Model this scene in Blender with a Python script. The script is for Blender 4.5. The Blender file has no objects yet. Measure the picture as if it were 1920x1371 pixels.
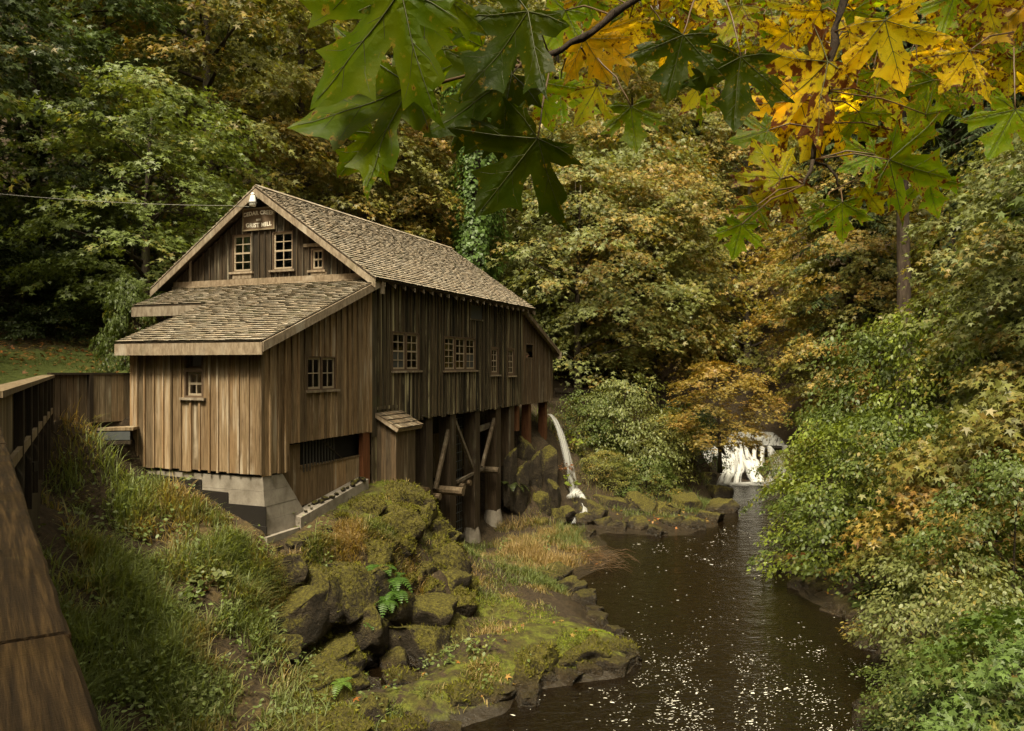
import bpy, math, random
import numpy as np
from mathutils import Vector, Matrix, noise as mnoise
from mathutils.geometry import delaunay_2d_cdt

# ------------------------------------------------------------------ camera, world, sun, exposure
S = bpy.context.scene
COL = S.collection
W_PX, F_PX, HY = 1920.0, 1437.3, 683.0
CZ = 7.0                                    # camera height above the creek
cam_d = bpy.data.cameras.new('camera')
cam_d.sensor_fit = 'HORIZONTAL'
cam_d.sensor_width = 36.0
cam_d.lens = F_PX / W_PX * 36.0
cam_d.clip_start = 0.05
cam_d.clip_end = 600
cam = bpy.data.objects.new('camera', cam_d)
COL.objects.link(cam)
cam.location = (0, 0, CZ)
cam.rotation_euler = (math.radians(90 - 0.10), 0, 0)
S.camera = cam

SUN_EL, SUN_AZ = 58.0, 200.0                # azimuth clockwise from +Y: sun behind the camera, a little left
wd = bpy.data.worlds.new('World')
S.world = wd
wd.use_nodes = True
wn = wd.node_tree
wn.nodes.clear()
sky = wn.nodes.new('ShaderNodeTexSky')
sky.sky_type = 'NISHITA'
sky.sun_disc = False
sky.sun_elevation = math.radians(SUN_EL)
sky.sun_rotation = math.radians(SUN_AZ)
sky.dust_density = 6.0
sky.air_density = 1.0
hs = wn.nodes.new('ShaderNodeHueSaturation')
hs.inputs['Saturation'].default_value = 0.25
mx = wn.nodes.new('ShaderNodeMix')
mx.data_type = 'RGBA'
mx.blend_type = 'MULTIPLY'
mx.inputs[0].default_value = 1.0
mx.inputs[7].default_value = (1.0, 0.91, 0.65, 1)      # warm overcast
bg = wn.nodes.new('ShaderNodeBackground')
bg.inputs['Strength'].default_value = 0.098
wo = wn.nodes.new('ShaderNodeOutputWorld')
wn.links.new(sky.outputs[0], hs.inputs['Color'])
wn.links.new(hs.outputs[0], mx.inputs[6])
wn.links.new(mx.outputs[2], bg.inputs['Color'])
wn.links.new(bg.outputs[0], wo.inputs['Surface'])

sd = bpy.data.lights.new('sun', 'SUN')
sd.energy = 2.4
sd.angle = math.radians(12)
sd.color = (1.0, 0.91, 0.67)
sun = bpy.data.objects.new('sun', sd)
COL.objects.link(sun)
_az, _el = math.radians(SUN_AZ), math.radians(SUN_EL)
_dir = Vector((math.sin(_az) * math.cos(_el), math.cos(_az) * math.cos(_el), math.sin(_el)))
sun.rotation_euler = _dir.to_track_quat('Z', 'Y').to_euler()
sun.location = (0, -10, 60)

S.view_settings.view_transform = 'Standard'
S.view_settings.look = 'None'
S.view_settings.exposure = 1.38
S.view_settings.gamma = 1.0
S.view_settings.use_curve_mapping = False
S.render.engine = 'CYCLES'
cy = S.cycles
cy.use_denoising = True
cy.max_bounces = 6
cy.diffuse_bounces = 3
cy.glossy_bounces = 3
cy.transmission_bounces = 4
cy.transparent_max_bounces = 8
cy.caustics_reflective = False
cy.caustics_refractive = False

RNG = np.random.default_rng(7)
random.seed(7)
PI = math.pi

# ------------------------------------------------------------------ helpers
def at(px, py, d):
    """the world point seen at photo pixel px, py, d metres in front of the camera"""
    return Vector(((px - 960) / F_PX * d, d, CZ + (HY - py) / F_PX * d))

def link(name, me, parent=None, mat=None):
    o = bpy.data.objects.new(name, me)
    COL.objects.link(o)
    if parent is not None:
        o.parent = parent
    if mat is not None and me is not None and len(me.materials) == 0:
        me.materials.append(mat)
    return o

def tag(o, label=None, cat=None, group=None, kind=None):
    if label: o['label'] = label
    if cat: o['category'] = cat
    if group: o['group'] = group
    if kind: o['kind'] = kind
    return o

def empty(name, loc=(0, 0, 0), rz=0, label=None, cat=None, group=None):
    o = bpy.data.objects.new(name, None)
    o.empty_display_size = 0.2
    COL.objects.link(o)
    o.location = loc
    o.rotation_euler = (0, 0, rz)
    return tag(o, label, cat, group)

class MB:
    def __init__(self):
        self.v, self.f, self.m, self.t = [], [], [], []
        self.tone = 0.0
    def add(self, vs, fs, mi=0):
        b = len(self.v)
        self.v += [tuple(p) for p in vs]
        for q in fs:
            self.f.append(tuple(b + i for i in q)); self.m.append(mi); self.t.append(self.tone)
    def hexa(self, p, mi=0):                # 8 points: bottom 4 ccw, top 4 ccw
        self.add(p, [(3, 2, 1, 0), (4, 5, 6, 7), (0, 1, 5, 4), (1, 2, 6, 5), (2, 3, 7, 6), (3, 0, 4, 7)], mi)
    def box(self, x0, x1, y0, y1, z0, z1, mi=0):
        self.hexa([(x0, y0, z0), (x1, y0, z0), (x1, y1, z0), (x0, y1, z0), (x0, y0, z1), (x1, y0, z1), (x1, y1, z1), (x0, y1, z1)], mi)
    def beam(self, a, b, w, h, up=(0, 0, 1), mi=0):   # rectangular bar from a to b
        a, b = Vector(a), Vector(b); d = (b - a).normalized()
        s = d.cross(Vector(up))
        if s.length < 1e-4: s = Vector((1, 0, 0))
        s.normalize(); u = s.cross(d).normalized()
        s *= w / 2; u *= h / 2
        self.hexa([a - s - u, a + s - u, b + s - u, b - s - u, a - s + u, a + s + u, b + s + u, b - s + u], mi)
    def tube(self, pts, rad, n=7, mi=0, cap=True):
        pts = [Vector(p) for p in pts]; rings = []; b = len(self.v)
        ref = Vector((0.31, 0.17, 0.93))
        for i, p in enumerate(pts):
            d = (pts[min(i + 1, len(pts) - 1)] - pts[max(i - 1, 0)])
            if d.length < 1e-9: d = Vector((0, 0, 1))
            d.normalize()
            s = d.cross(ref)
            if s.length < 0.05: s = d.cross(Vector((1, 0, 0)))
            s.normalize(); u = d.cross(s)
            r = rad[i] if hasattr(rad, '__len__') else rad
            for k in range(n):
                a = 2 * PI * k / n
                self.v.append(tuple(p + s * (math.cos(a) * r) + u * (math.sin(a) * r)))
        for i in range(len(pts) - 1):
            for k in range(n):
                self.f.append((b + i * n + k, b + i * n + (k + 1) % n, b + (i + 1) * n + (k + 1) % n, b + (i + 1) * n + k)); self.m.append(mi); self.t.append(self.tone)
        if cap:
            self.f.append(tuple(b + k for k in range(n - 1, -1, -1))); self.m.append(mi); self.t.append(self.tone)
            e = b + (len(pts) - 1) * n
            self.f.append(tuple(e + k for k in range(n))); self.m.append(mi); self.t.append(self.tone)
    def prism(self, poly, ext, mi=0):       # poly: 3d points, ext: extrusion vector
        n = len(poly); e = Vector(ext)
        self.add([Vector(p) for p in poly] + [Vector(p) + e for p in poly],
                 [tuple(range(n - 1, -1, -1)), tuple(range(n, 2 * n))] + [(i, (i + 1) % n, n + (i + 1) % n, n + i) for i in range(n)], mi)
    def mesh(self, name, mats, smooth=False):
        me = bpy.data.meshes.new(name)
        me.from_pydata(self.v, [], self.f)
        for m in (mats if isinstance(mats, (list, tuple)) else [mats]):
            me.materials.append(m)
        if any(self.m): me.polygons.foreach_set('material_index', self.m)
        if any(self.t):
            at_ = me.attributes.new('tone', 'FLOAT', 'FACE'); at_.data.foreach_set('value', self.t)
        if smooth: me.polygons.foreach_set('use_smooth', [True] * len(me.polygons))
        me.update()
        return me
    def build(self, name, mats, parent=None, smooth=False):
        return link(name, self.mesh(name, mats, smooth), parent)

def np_mesh(name, V, loops, starts, totals, mat, attrs=None, smooth=False):
    me = bpy.data.meshes.new(name)
    me.vertices.add(len(V)); me.vertices.foreach_set('co', np.ascontiguousarray(V, dtype=np.float32).ravel())
    me.loops.add(len(loops)); me.loops.foreach_set('vertex_index', np.ascontiguousarray(loops, dtype=np.int32))
    me.polygons.add(len(starts))
    me.polygons.foreach_set('loop_start', np.ascontiguousarray(starts, dtype=np.int32))
    me.polygons.foreach_set('loop_total', np.ascontiguousarray(totals, dtype=np.int32))
    if smooth: me.polygons.foreach_set('use_smooth', np.ones(len(starts), dtype=bool))
    for k, (dom, val) in (attrs or {}).items():
        a = me.attributes.new(k, 'FLOAT', dom); a.data.foreach_set('value', np.ascontiguousarray(val, dtype=np.float32))
    me.update(calc_edges=True)
    me.validate()
    if mat is not None: me.materials.append(mat)
    return me

def hash2(ix, iy, s):
    h = (ix * 374761393 + iy * 668265263 + s * 1274126177) & 0xFFFFFFFF
    h = ((h ^ (h >> 13)) * 1274126177) & 0xFFFFFFFF
    return ((h ^ (h >> 16)) & 0xFFFF) / 65535.0
def vnoise(x, y, s=0):
    x = np.asarray(x, float); y = np.asarray(y, float)
    ix = np.floor(x).astype(np.int64); iy = np.floor(y).astype(np.int64)
    fx = x - ix; fy = y - iy
    fx = fx * fx * (3 - 2 * fx); fy = fy * fy * (3 - 2 * fy)
    a = hash2(ix, iy, s); b = hash2(ix + 1, iy, s); c = hash2(ix, iy + 1, s); d = hash2(ix + 1, iy + 1, s)
    return (a * (1 - fx) + b * fx) * (1 - fy) + (c * (1 - fx) + d * fx) * fy
def fbm(x, y, s=0, o=4):
    t = 0; a = 0.5
    for i in range(o):
        t = t + a * vnoise(x * 2 ** i, y * 2 ** i, s + i); a *= 0.5
    return t
def sstep(a, b, x):
    t = np.clip((x - a) / (b - a), 0, 1); return t * t * (3 - 2 * t)

# ------------------------------------------------------------------ materials
class NT:
    def __init__(self, name):
        self.mat = bpy.data.materials.new(name); self.mat.use_nodes = True
        self.t = self.mat.node_tree; self.t.nodes.clear()
        self.out = self.n('ShaderNodeOutputMaterial')
    def n(self, kind, **kw):
        x = self.t.nodes.new(kind)
        for k, v in kw.items():
            if k.startswith('_'): setattr(x, k[1:], v)
            else:
                key = k.replace('__', ' ')
                x.inputs[key].default_value = v
        return x
    def l(self, a, b): self.t.links.new(a, b)
    def setin(self, sock, v):
        if isinstance(v, bpy.types.NodeSocket): self.l(v, sock)
        elif v is not None: sock.default_value = v
    def math(self, op, a, b=None, c=None, clamp=False):
        x = self.t.nodes.new('ShaderNodeMath'); x.operation = op; x.use_clamp = clamp
        for i, v in enumerate((a, b, c)): self.setin(x.inputs[i], v)
        return x.outputs[0]
    def mix(self, f, a, b, blend='MIX'):
        x = self.t.nodes.new('ShaderNodeMix'); x.data_type = 'RGBA'; x.blend_type = blend
        self.setin(x.inputs[0], f)
        for i, v in ((6, a), (7, b)):
            if isinstance(v, tuple) and len(v) == 3: v = v + (1,)
            self.setin(x.inputs[i], v)
        return x.outputs[2]
    def noise(self, scale, detail=4, rough=0.6, vec=None, stretch=None, w=None):
        x = self.t.nodes.new('ShaderNodeTexNoise'); x.inputs['Scale'].default_value = scale
        x.inputs['Detail'].default_value = detail; x.inputs['Roughness'].default_value = rough
        if vec is None: vec = self.coord()
        if stretch:
            m = self.t.nodes.new('ShaderNodeMapping'); m.inputs['Scale'].default_value = stretch
            self.l(vec, m.inputs['Vector']); vec = m.outputs[0]
        self.l(vec, x.inputs['Vector'])
        return x.outputs['Fac']
    def coord(self, which='Object'):
        if not hasattr(self, 'tc'): self.tc = self.t.nodes.new('ShaderNodeTexCoord')
        return self.tc.outputs[which]
    def geo(self): 
        if not hasattr(self, 'g'): self.g = self.t.nodes.new('ShaderNodeNewGeometry')
        return self.g
    def attr(self, name):
        x = self.t.nodes.new('ShaderNodeAttribute'); x.attribute_name = name; return x.outputs['Fac']
    def info(self):
        if not hasattr(self, 'oi'): self.oi = self.t.nodes.new('ShaderNodeObjectInfo')
        return self.oi
    def ramp(self, f, stops, interp='LINEAR'):
        x = self.t.nodes.new('ShaderNodeValToRGB'); x.color_ramp.interpolation = interp
        e = x.color_ramp.elements
        while len(e) < len(stops): e.new(0.5)
        for i, (p, c) in enumerate(stops):
            e[i].position = p; e[i].color = (c + (1,)) if len(c) == 3 else c
        self.setin(x.inputs[0], f); return x.outputs[0]
    def maprange(self, v, a, b, c=0.0, d=1.0):
        x = self.t.nodes.new('ShaderNodeMapRange'); x.interpolation_type = 'SMOOTHSTEP'
        self.setin(x.inputs[0], v)
        for i, q in ((1, a), (2, b), (3, c), (4, d)): x.inputs[i].default_value = q
        return x.outputs[0]
    def bump(self, h, strength=0.4, dist=0.02, normal=None):
        x = self.t.nodes.new('ShaderNodeBump'); x.inputs['Strength'].default_value = strength; x.inputs['Distance'].default_value = dist
        self.l(h, x.inputs['Height'])
        if normal is not None: self.l(normal, x.inputs['Normal'])
        return x.outputs[0]
    def pbr(self, color, rough=0.8, normal=None, spec=0.4, metal=0.0, out=True):
        b = self.t.nodes.new('ShaderNodeBsdfPrincipled')
        if isinstance(color, tuple) and len(color) == 3: color = color + (1,)
        self.setin(b.inputs['Base Color'], color); self.setin(b.inputs['Roughness'], rough)
        b.inputs['Specular IOR Level'].default_value = spec; b.inputs['Metallic'].default_value = metal
        if normal is not None: self.l(normal, b.inputs['Normal'])
        if out: self.l(b.outputs[0], self.out.inputs['Surface'])
        return b.outputs[0]

def wood_mat(name, dark, mid, light, stretch=(28, 28, 1.6), streak=(0.5, 0.46, 0.36), streak_amt=0.35, green=0.15, rough=0.8, tone_amp=0.5):
    n = NT(name)
    r = n.info().outputs['Random']
    off = n.t.nodes.new('ShaderNodeVectorMath'); off.operation = 'ADD'
    n.l(n.coord(), off.inputs[0])
    comb = n.t.nodes.new('ShaderNodeCombineXYZ')
    for i in range(3): n.l(n.math('MULTIPLY', r, 37.0 + 11 * i), comb.inputs[i])
    n.l(comb.outputs[0], off.inputs[1])
    vec = off.outputs[0]
    g = n.noise(1.0, 6, 0.65, vec, stretch)
    g2 = n.noise(1.0, 3, 0.5, vec, tuple(s * 0.22 for s in stretch))
    big = n.noise(0.9, 4, 0.6, vec)
    col = n.ramp(g, [(0.28, dark), (0.5, mid), (0.72, light)])
    tone = n.math('FRACT', n.math('ADD', r, n.attr('tone')))
    k = n.math('MULTIPLY_ADD', tone, tone_amp * 2, 1 - tone_amp)
    vcol = n.t.nodes.new('ShaderNodeCombineColor')
    for i in range(3): n.l(k, vcol.inputs[i])
    col = n.mix(1.0, col, vcol.outputs[0], 'MULTIPLY')
    hue = n.math('FRACT', n.math('MULTIPLY', tone, 7.3))
    col = n.mix(n.math('MULTIPLY', hue, 0.45), col, n.mix(1.0, col, (1.12, 0.90, 0.66), 'MULTIPLY'))
    sf = n.math('MULTIPLY', n.maprange(g2, 0.52, 0.68), n.maprange(n.math('ADD', big, n.math('MULTIPLY', tone, 0.3)), 0.52, 0.74))
    col = n.mix(n.math('MULTIPLY', sf, streak_amt), col, streak)
    if green > 0:
        gf = n.maprange(n.noise(1.6, 5, 0.65, vec), 0.52, 0.75)
        col = n.mix(n.math('MULTIPLY', gf, green), col, (0.07, 0.085, 0.025))
    dk = n.maprange(n.noise(2.2, 4, 0.7, vec, (3, 3, 0.4)), 0.56, 0.78)
    col = n.mix(n.math('MULTIPLY', dk, 0.6), col, tuple(c * 0.45 for c in dark))
    n.pbr(col, rough, n.bump(g, 0.5, 0.012), 0.3)
    return n.mat

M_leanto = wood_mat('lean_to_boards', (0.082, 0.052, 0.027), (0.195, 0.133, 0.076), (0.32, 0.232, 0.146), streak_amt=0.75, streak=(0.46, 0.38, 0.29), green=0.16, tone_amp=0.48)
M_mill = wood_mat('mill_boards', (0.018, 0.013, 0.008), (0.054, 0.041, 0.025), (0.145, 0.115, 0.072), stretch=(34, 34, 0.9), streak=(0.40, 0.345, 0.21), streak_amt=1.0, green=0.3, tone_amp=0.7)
M_far = wood_mat('far_boards', (0.04, 0.027, 0.015), (0.10, 0.07, 0.043), (0.17, 0.125, 0.08), streak_amt=0.25, green=0.08, tone_amp=0.25)
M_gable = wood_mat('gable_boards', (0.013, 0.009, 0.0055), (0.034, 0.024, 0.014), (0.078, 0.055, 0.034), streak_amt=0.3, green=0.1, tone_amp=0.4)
M_trim = wood_mat('trim_wood', (0.13, 0.098, 0.07), (0.24, 0.195, 0.148), (0.37, 0.315, 0.25), stretch=(11, 11, 4), streak=(0.5, 0.44, 0.36), streak_amt=0.5, green=0.25, tone_amp=0.2)
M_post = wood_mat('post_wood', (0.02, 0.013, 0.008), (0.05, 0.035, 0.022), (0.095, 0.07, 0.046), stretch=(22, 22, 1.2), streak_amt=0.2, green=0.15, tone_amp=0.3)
M_red = wood_mat('red_post_wood', (0.07, 0.025, 0.01), (0.14, 0.055, 0.024), (0.2, 0.09, 0.045), stretch=(22, 22, 1.2), streak_amt=0.1, green=0.05, tone_amp=0.15)
M_rail = wood_mat('railing_boards', (0.07, 0.05, 0.027), (0.17, 0.13, 0.083), (0.32, 0.26, 0.18), streak_amt=0.5, green=0.25, tone_amp=0.4)
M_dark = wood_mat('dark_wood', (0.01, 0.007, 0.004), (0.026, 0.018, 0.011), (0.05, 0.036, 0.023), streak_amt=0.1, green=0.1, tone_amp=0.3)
M_shingle = wood_mat('shingle_wood', (0.19, 0.158, 0.122), (0.30, 0.257, 0.207), (0.40, 0.35, 0.29), stretch=(7, 7, 7), streak=(0.58, 0.52, 0.45), streak_amt=0.35, green=0.35, rough=0.55, tone_amp=0.22)
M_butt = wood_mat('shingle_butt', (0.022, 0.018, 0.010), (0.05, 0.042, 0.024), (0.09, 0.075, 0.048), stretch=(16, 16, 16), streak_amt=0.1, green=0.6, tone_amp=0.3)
M_brace = wood_mat('brace_wood', (0.06, 0.047, 0.034), (0.13, 0.105, 0.08), (0.21, 0.175, 0.14), stretch=(8, 8, 8), streak_amt=0.2, green=0.15, tone_amp=0.2)
M_hatch = wood_mat('hatch_shingle', (0.05, 0.035, 0.022), (0.11, 0.082, 0.055), (0.19, 0.15, 0.105), stretch=(9, 9, 9), streak_amt=0.25, green=0.2, tone_amp=0.4)
M_log = wood_mat('log_wood', (0.06, 0.04, 0.024), (0.13, 0.095, 0.06), (0.24, 0.18, 0.12), stretch=(8, 8, 8), streak_amt=0.2, green=0.1, tone_amp=0.2)

def simple(name, col, rough=0.7, spec=0.4, metal=0, nscale=6, amp=0.3, bump=0.3, bd=0.01):
    n = NT(name)
    f = n.noise(nscale, 6, 0.65)
    c = n.mix(f, tuple(x * (1 - amp) for x in col), tuple(min(1, x * (1 + amp)) for x in col))
    n.pbr(c, rough, n.bump(f, bump, bd) if bump else None, spec, metal)
    return n.mat
M_tar = simple('tar_paint', (0.016, 0.013, 0.012), 0.55, amp=0.5, nscale=5)
M_metal = simple('grey_steel', (0.16, 0.17, 0.18), 0.45, metal=0.6)
M_rebar = simple('rusty_bar', (0.05, 0.045, 0.04), 0.6)
M_white = simple('white_enamel', (0.78, 0.77, 0.78), 0.3, bump=0, amp=0.08)
M_lens = simple('lamp_lens', (0.5, 0.48, 0.42), 0.25, bump=0, amp=0.15)
M_sash = simple('sash_paint', (0.34, 0.27, 0.19), 0.65, amp=0.4, nscale=9)
M_frame = simple('frame_wood', (0.11, 0.07, 0.043), 0.75, amp=0.5, nscale=9)
M_signb = simple('sign_board', (0.13, 0.085, 0.052), 0.7, amp=0.25, nscale=7)
M_signf = simple('sign_frame', (0.23, 0.18, 0.11), 0.7)
M_letter = simple('sign_letters', (0.8, 0.74, 0.64), 0.7, bump=0, amp=0.15, nscale=30)
M_cable = simple('cable', (0.22, 0.21, 0.18), 0.5, bump=0)
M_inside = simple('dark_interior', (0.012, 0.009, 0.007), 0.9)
M_skin = simple('skin', (0.5, 0.27, 0.19), 0.5, bump=0, amp=0.05)
M_hair = simple('hair', (0.16, 0.1, 0.05), 0.6, nscale=40)
M_shirt = simple('shirt', (0.42, 0.34, 0.3), 0.8, nscale=20)
M_trous = simple('trousers', (0.03, 0.035, 0.05), 0.85, nscale=20)
M_board_dark = simple('window_board', (0.05, 0.05, 0.047), 0.7, amp=0.3)

def concrete_mat():
    n = NT('concrete')
    f = n.noise(2.2, 8, 0.7); g = n.noise(30, 4, 0.6)
    c = n.ramp(f, [(0.3, (0.15, 0.125, 0.1)), (0.5, (0.25, 0.215, 0.18)), (0.72, (0.35, 0.31, 0.265))])
    st = n.maprange(n.noise(1.0, 5, 0.7, None, (2.2, 2.2, 0.5)), 0.55, 0.75)
    c = n.mix(n.math('MULTIPLY', st, 0.5), c, (0.10, 0.085, 0.06))
    n.pbr(c, 0.85, n.bump(n.math('ADD', f, n.math('MULTIPLY', g, 0.3)), 0.4, 0.02), 0.3)
    return n.mat
M_conc = concrete_mat()

def glass_mat():
    n = NT('window_glass')
    f = n.t.nodes.new('ShaderNodeFresnel'); f.inputs['IOR'].default_value = 1.5
    tr = n.n('ShaderNodeBsdfTransparent'); tr.inputs[0].default_value = (0.75, 0.75, 0.7, 1)
    gl = n.n('ShaderNodeBsdfGlossy'); gl.inputs['Roughness'].default_value = 0.06
    nz = n.noise(1.3, 2, 0.5)
    n.l(n.bump(nz, 0.25, 0.05), gl.inputs['Normal'])
    ms = n.n('ShaderNodeMixShader'); n.l(n.math('MULTIPLY_ADD', f.outputs[0], 0.8, 0.0, True), ms.inputs[0])
    n.l(tr.outputs[0], ms.inputs[1]); n.l(gl.outputs[0], ms.inputs[2]); n.l(ms.outputs[0], n.out.inputs['Surface'])
    return n.mat
M_glass = glass_mat()

def wet_cap_mat():
    n = NT('wet_rail_cap')
    vec = n.coord()
    g = n.noise(1.0, 6, 0.65, vec, (95, 3.5, 95))       # local y runs along the rail
    g2 = n.noise(1.0, 5, 0.6, vec, (60, 240, 60))
    b = n.noise(2.5, 5, 0.6, vec)
    c = n.ramp(g, [(0.28, (0.004, 0.0022, 0.001)), (0.5, (0.016, 0.009, 0.0035)), (0.72, (0.05, 0.029, 0.011))])
    c = n.mix(n.math('MULTIPLY', n.maprange(b, 0.48, 0.68), 0.55), c, (0.028, 0.017, 0.008))
    c = n.mix(n.math('MULTIPLY', n.maprange(n.noise(14, 4, 0.7, vec), 0.62, 0.75), 0.35), c, (0.10, 0.09, 0.03))
    ro = n.maprange(b, 0.4, 0.65, 0.62, 0.36)
    h = n.math('ADD', g, n.math('MULTIPLY', g2, 0.3))
    n.pbr(c, ro, n.bump(h, 0.8, 0.006), 0.14)
    return n.mat
M_cap = wet_cap_mat()

def foliage_mat(name, stops, transl=0.35, rough=0.48, spec=0.45, vvar=0.62):
    """leaf colour: base colour of the plant (object colour), turning along autumn stops by object alpha, clump and leaf"""
    n = NT(name)
    oi = n.info()
    tone, lump = n.attr('tone'), n.attr('lump')
    a = n.math('ADD', oi.outputs['Alpha'], n.math('ADD', n.math('MULTIPLY_ADD', lump, 1.0, -0.5), n.math('MULTIPLY_ADD', tone, 0.3, -0.15)))
    aut = n.ramp(n.math('ADD', n.math('MULTIPLY', tone, 0.5), n.math('MULTIPLY', n.math('FRACT', n.math('MULTIPLY', lump, 3.7)), 0.5)), stops)
    f = n.maprange(a, 0.30, 0.95)
    c = n.mix(f, oi.outputs['Color'], aut)
    k = n.math('MULTIPLY_ADD', n.math('FRACT', n.math('MULTIPLY', tone, 5.7)), vvar, 1 - vvar * 0.5)
    vc = n.t.nodes.new('ShaderNodeCombineColor')
    for i in range(3): n.l(k, vc.inputs[i])
    c = n.mix(1.0, c, vc.outputs[0], 'MULTIPLY')
    p = n.pbr(c, rough, None, spec, out=False)
    tr = n.n('ShaderNodeBsdfTranslucent'); n.l(n.mix(1.0, c, (1.35, 1.3, 0.45), 'MULTIPLY'), tr.inputs[0])
    ms = n.n('ShaderNodeMixShader'); ms.inputs[0].default_value = transl
    n.l(p, ms.inputs[1]); n.l(tr.outputs[0], ms.inputs[2]); n.l(ms.outputs[0], n.out.inputs['Surface'])
    return n.mat
M_leaf = foliage_mat('maple_foliage', [(0.0, (0.21, 0.175, 0.036)), (0.45, (0.30, 0.215, 0.045)), (0.85, (0.32, 0.18, 0.042)), (1.0, (0.20, 0.095, 0.03))])
M_fir = foliage_mat('conifer_foliage', [(0.0, (0.04, 0.05, 0.015)), (1.0, (0.06, 0.05, 0.02))], 0.15, 0.55, 0.3)
M_grass = foliage_mat('grass_blades', [(0.0, (0.27, 0.185, 0.07)), (0.5, (0.38, 0.27, 0.12)), (1.0, (0.20, 0.125, 0.05))], 0.45, 0.5, 0.35, 0.8)
M_moss = foliage_mat('moss_fuzz', [(0.0, (0.12, 0.10, 0.02)), (1.0, (0.10, 0.075, 0.02))], 0.2, 0.8, 0.2, 0.7)
M_litter = foliage_mat('fallen_leaf', [(0.0, (0.30, 0.16, 0.03)), (0.5, (0.32, 0.11, 0.025)), (1.0, (0.22, 0.07, 0.025))], 0.1, 0.5, 0.4)

def bark_mat(name, d, l, moss=0.3):
    n = NT(name)
    g = n.noise(1.0, 6, 0.7, None, (9, 9, 2.0)); b = n.noise(0.8, 4, 0.6)
    c = n.ramp(g, [(0.3, d), (0.7, l)])
    c = n.mix(n.math('MULTIPLY', n.maprange(b, 0.5, 0.7), moss), c, (0.05, 0.055, 0.015))
    n.pbr(c, 0.9, n.bump(g, 0.8, 0.04), 0.2)
    return n.mat
M_bark = bark_mat('maple_bark', (0.018, 0.013, 0.009), (0.07, 0.055, 0.04), 0.6)
M_barkf = bark_mat('fir_bark', (0.022, 0.014, 0.010), (0.10, 0.072, 0.054), 0.2)
M_twig = bark_mat('twig_bark', (0.012, 0.008, 0.006), (0.045, 0.03, 0.02), 0.1)
M_petiole = simple('petiole', (0.09, 0.05, 0.02), 0.5, bump=0)

def rock_mat():
    n = NT('mossy_rock')
    gm = n.geo(); vec = gm.outputs['Position']
    f = n.noise(2.0, 8, 0.7, vec); fine = n.noise(14, 5, 0.7, vec)
    c = n.ramp(n.math('ADD', n.math('MULTIPLY', f, 0.55), n.math('MULTIPLY', fine, 0.45)), [(0.33, (0.008, 0.0055, 0.003)), (0.5, (0.032, 0.022, 0.012)), (0.68, (0.085, 0.062, 0.036))])
    sx = n.t.nodes.new('ShaderNodeSeparateXYZ'); n.l(gm.outputs['Normal'], sx.inputs[0])
    sp = n.t.nodes.new('ShaderNodeSeparateXYZ'); n.l(vec, sp.inputs[0])
    mz = n.math('ADD', n.math('MULTIPLY', sx.outputs[2], 0.80), n.math('ADD', n.math('MULTIPLY', f, 0.8), n.math('MULTIPLY_ADD', fine, 0.9, -0.36)))
    dry = n.maprange(sp.outputs[2], 0.12, 0.5)
    a = n.info().outputs['Alpha']
    mm = n.math('MULTIPLY', n.maprange(n.math('ADD', mz, n.math('MULTIPLY_ADD', a, 0.6, -0.45)), 0.35, 0.75), dry)
    mc = n.ramp(fine, [(0.33, (0.024, 0.019, 0.004)), (0.5, (0.082, 0.068, 0.010)), (0.7, (0.165, 0.145, 0.02))])
    c = n.mix(mm, c, mc)
    wet = n.maprange(sp.outputs[2], 0.1, 0.55, 0.22, 0.8)
    n.pbr(c, wet, n.bump(n.math('ADD', f, n.math('MULTIPLY', fine, 0.6)), 1.0, 0.16), 0.35)
    return n.mat
M_rock = rock_mat()

def ground_mat():
    n = NT('bank_ground')
    gm = n.geo(); vec = gm.outputs['Position']
    f = n.noise(1.1, 8, 0.7, vec); fine = n.noise(11, 6, 0.75, vec); mid = n.noise(3.5, 5, 0.65, vec)
    soil = n.ramp(fine, [(0.3, (0.014, 0.009, 0.005)), (0.55, (0.045, 0.03, 0.016)), (0.8, (0.10, 0.068, 0.035))])
    straw = n.ramp(fine, [(0.3, (0.035, 0.024, 0.010)), (0.7, (0.13, 0.088, 0.036))])
    moss = n.mix(n.maprange(n.noise(2.3, 4, 0.6, vec), 0.42, 0.62), n.ramp(fine, [(0.3, (0.022, 0.02, 0.005)), (0.7, (0.085, 0.072, 0.016))]), n.ramp(fine, [(0.3, (0.05, 0.055, 0.008)), (0.7, (0.14, 0.15, 0.018))]))
    lawn = n.ramp(fine, [(0.3, (0.04, 0.055, 0.012)), (0.7, (0.12, 0.14, 0.03))])
    c = n.mix(n.maprange(n.math('ADD', n.attr('straw'), n.math('MULTIPLY_ADD', mid, 1.2, -0.6)), 0.35, 0.65), soil, straw)
    c = n.mix(n.maprange(n.math('ADD', n.attr('moss'), n.math('MULTIPLY_ADD', mid, 1.6, -0.8)), 0.38, 0.62), c, moss)
    c = n.mix(n.maprange(n.math('ADD', n.attr('lawn'), n.math('MULTIPLY_ADD', mid, 1.0, -0.5)), 0.4, 0.6), c, lawn)
    sp = n.t.nodes.new('ShaderNodeSeparateXYZ'); n.l(vec, sp.inputs[0])
    wetc = n.mix(f, (0.012, 0.009, 0.006), (0.05, 0.037, 0.024))
    c = n.mix(n.maprange(n.math('ADD', sp.outputs[2], n.math('MULTIPLY_ADD', mid, 0.5, -0.25)), 0.05, 0.32, 1.0, 0.0), c, wetc)
    ro = n.maprange(sp.outputs[2], 0.05, 0.35, 0.25, 0.9)
    n.pbr(c, ro, n.bump(n.math('ADD', mid, n.math('MULTIPLY', fine, 0.5)), 0.9, 0.08), 0.3)
    return n.mat
M_ground = ground_mat()

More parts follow.
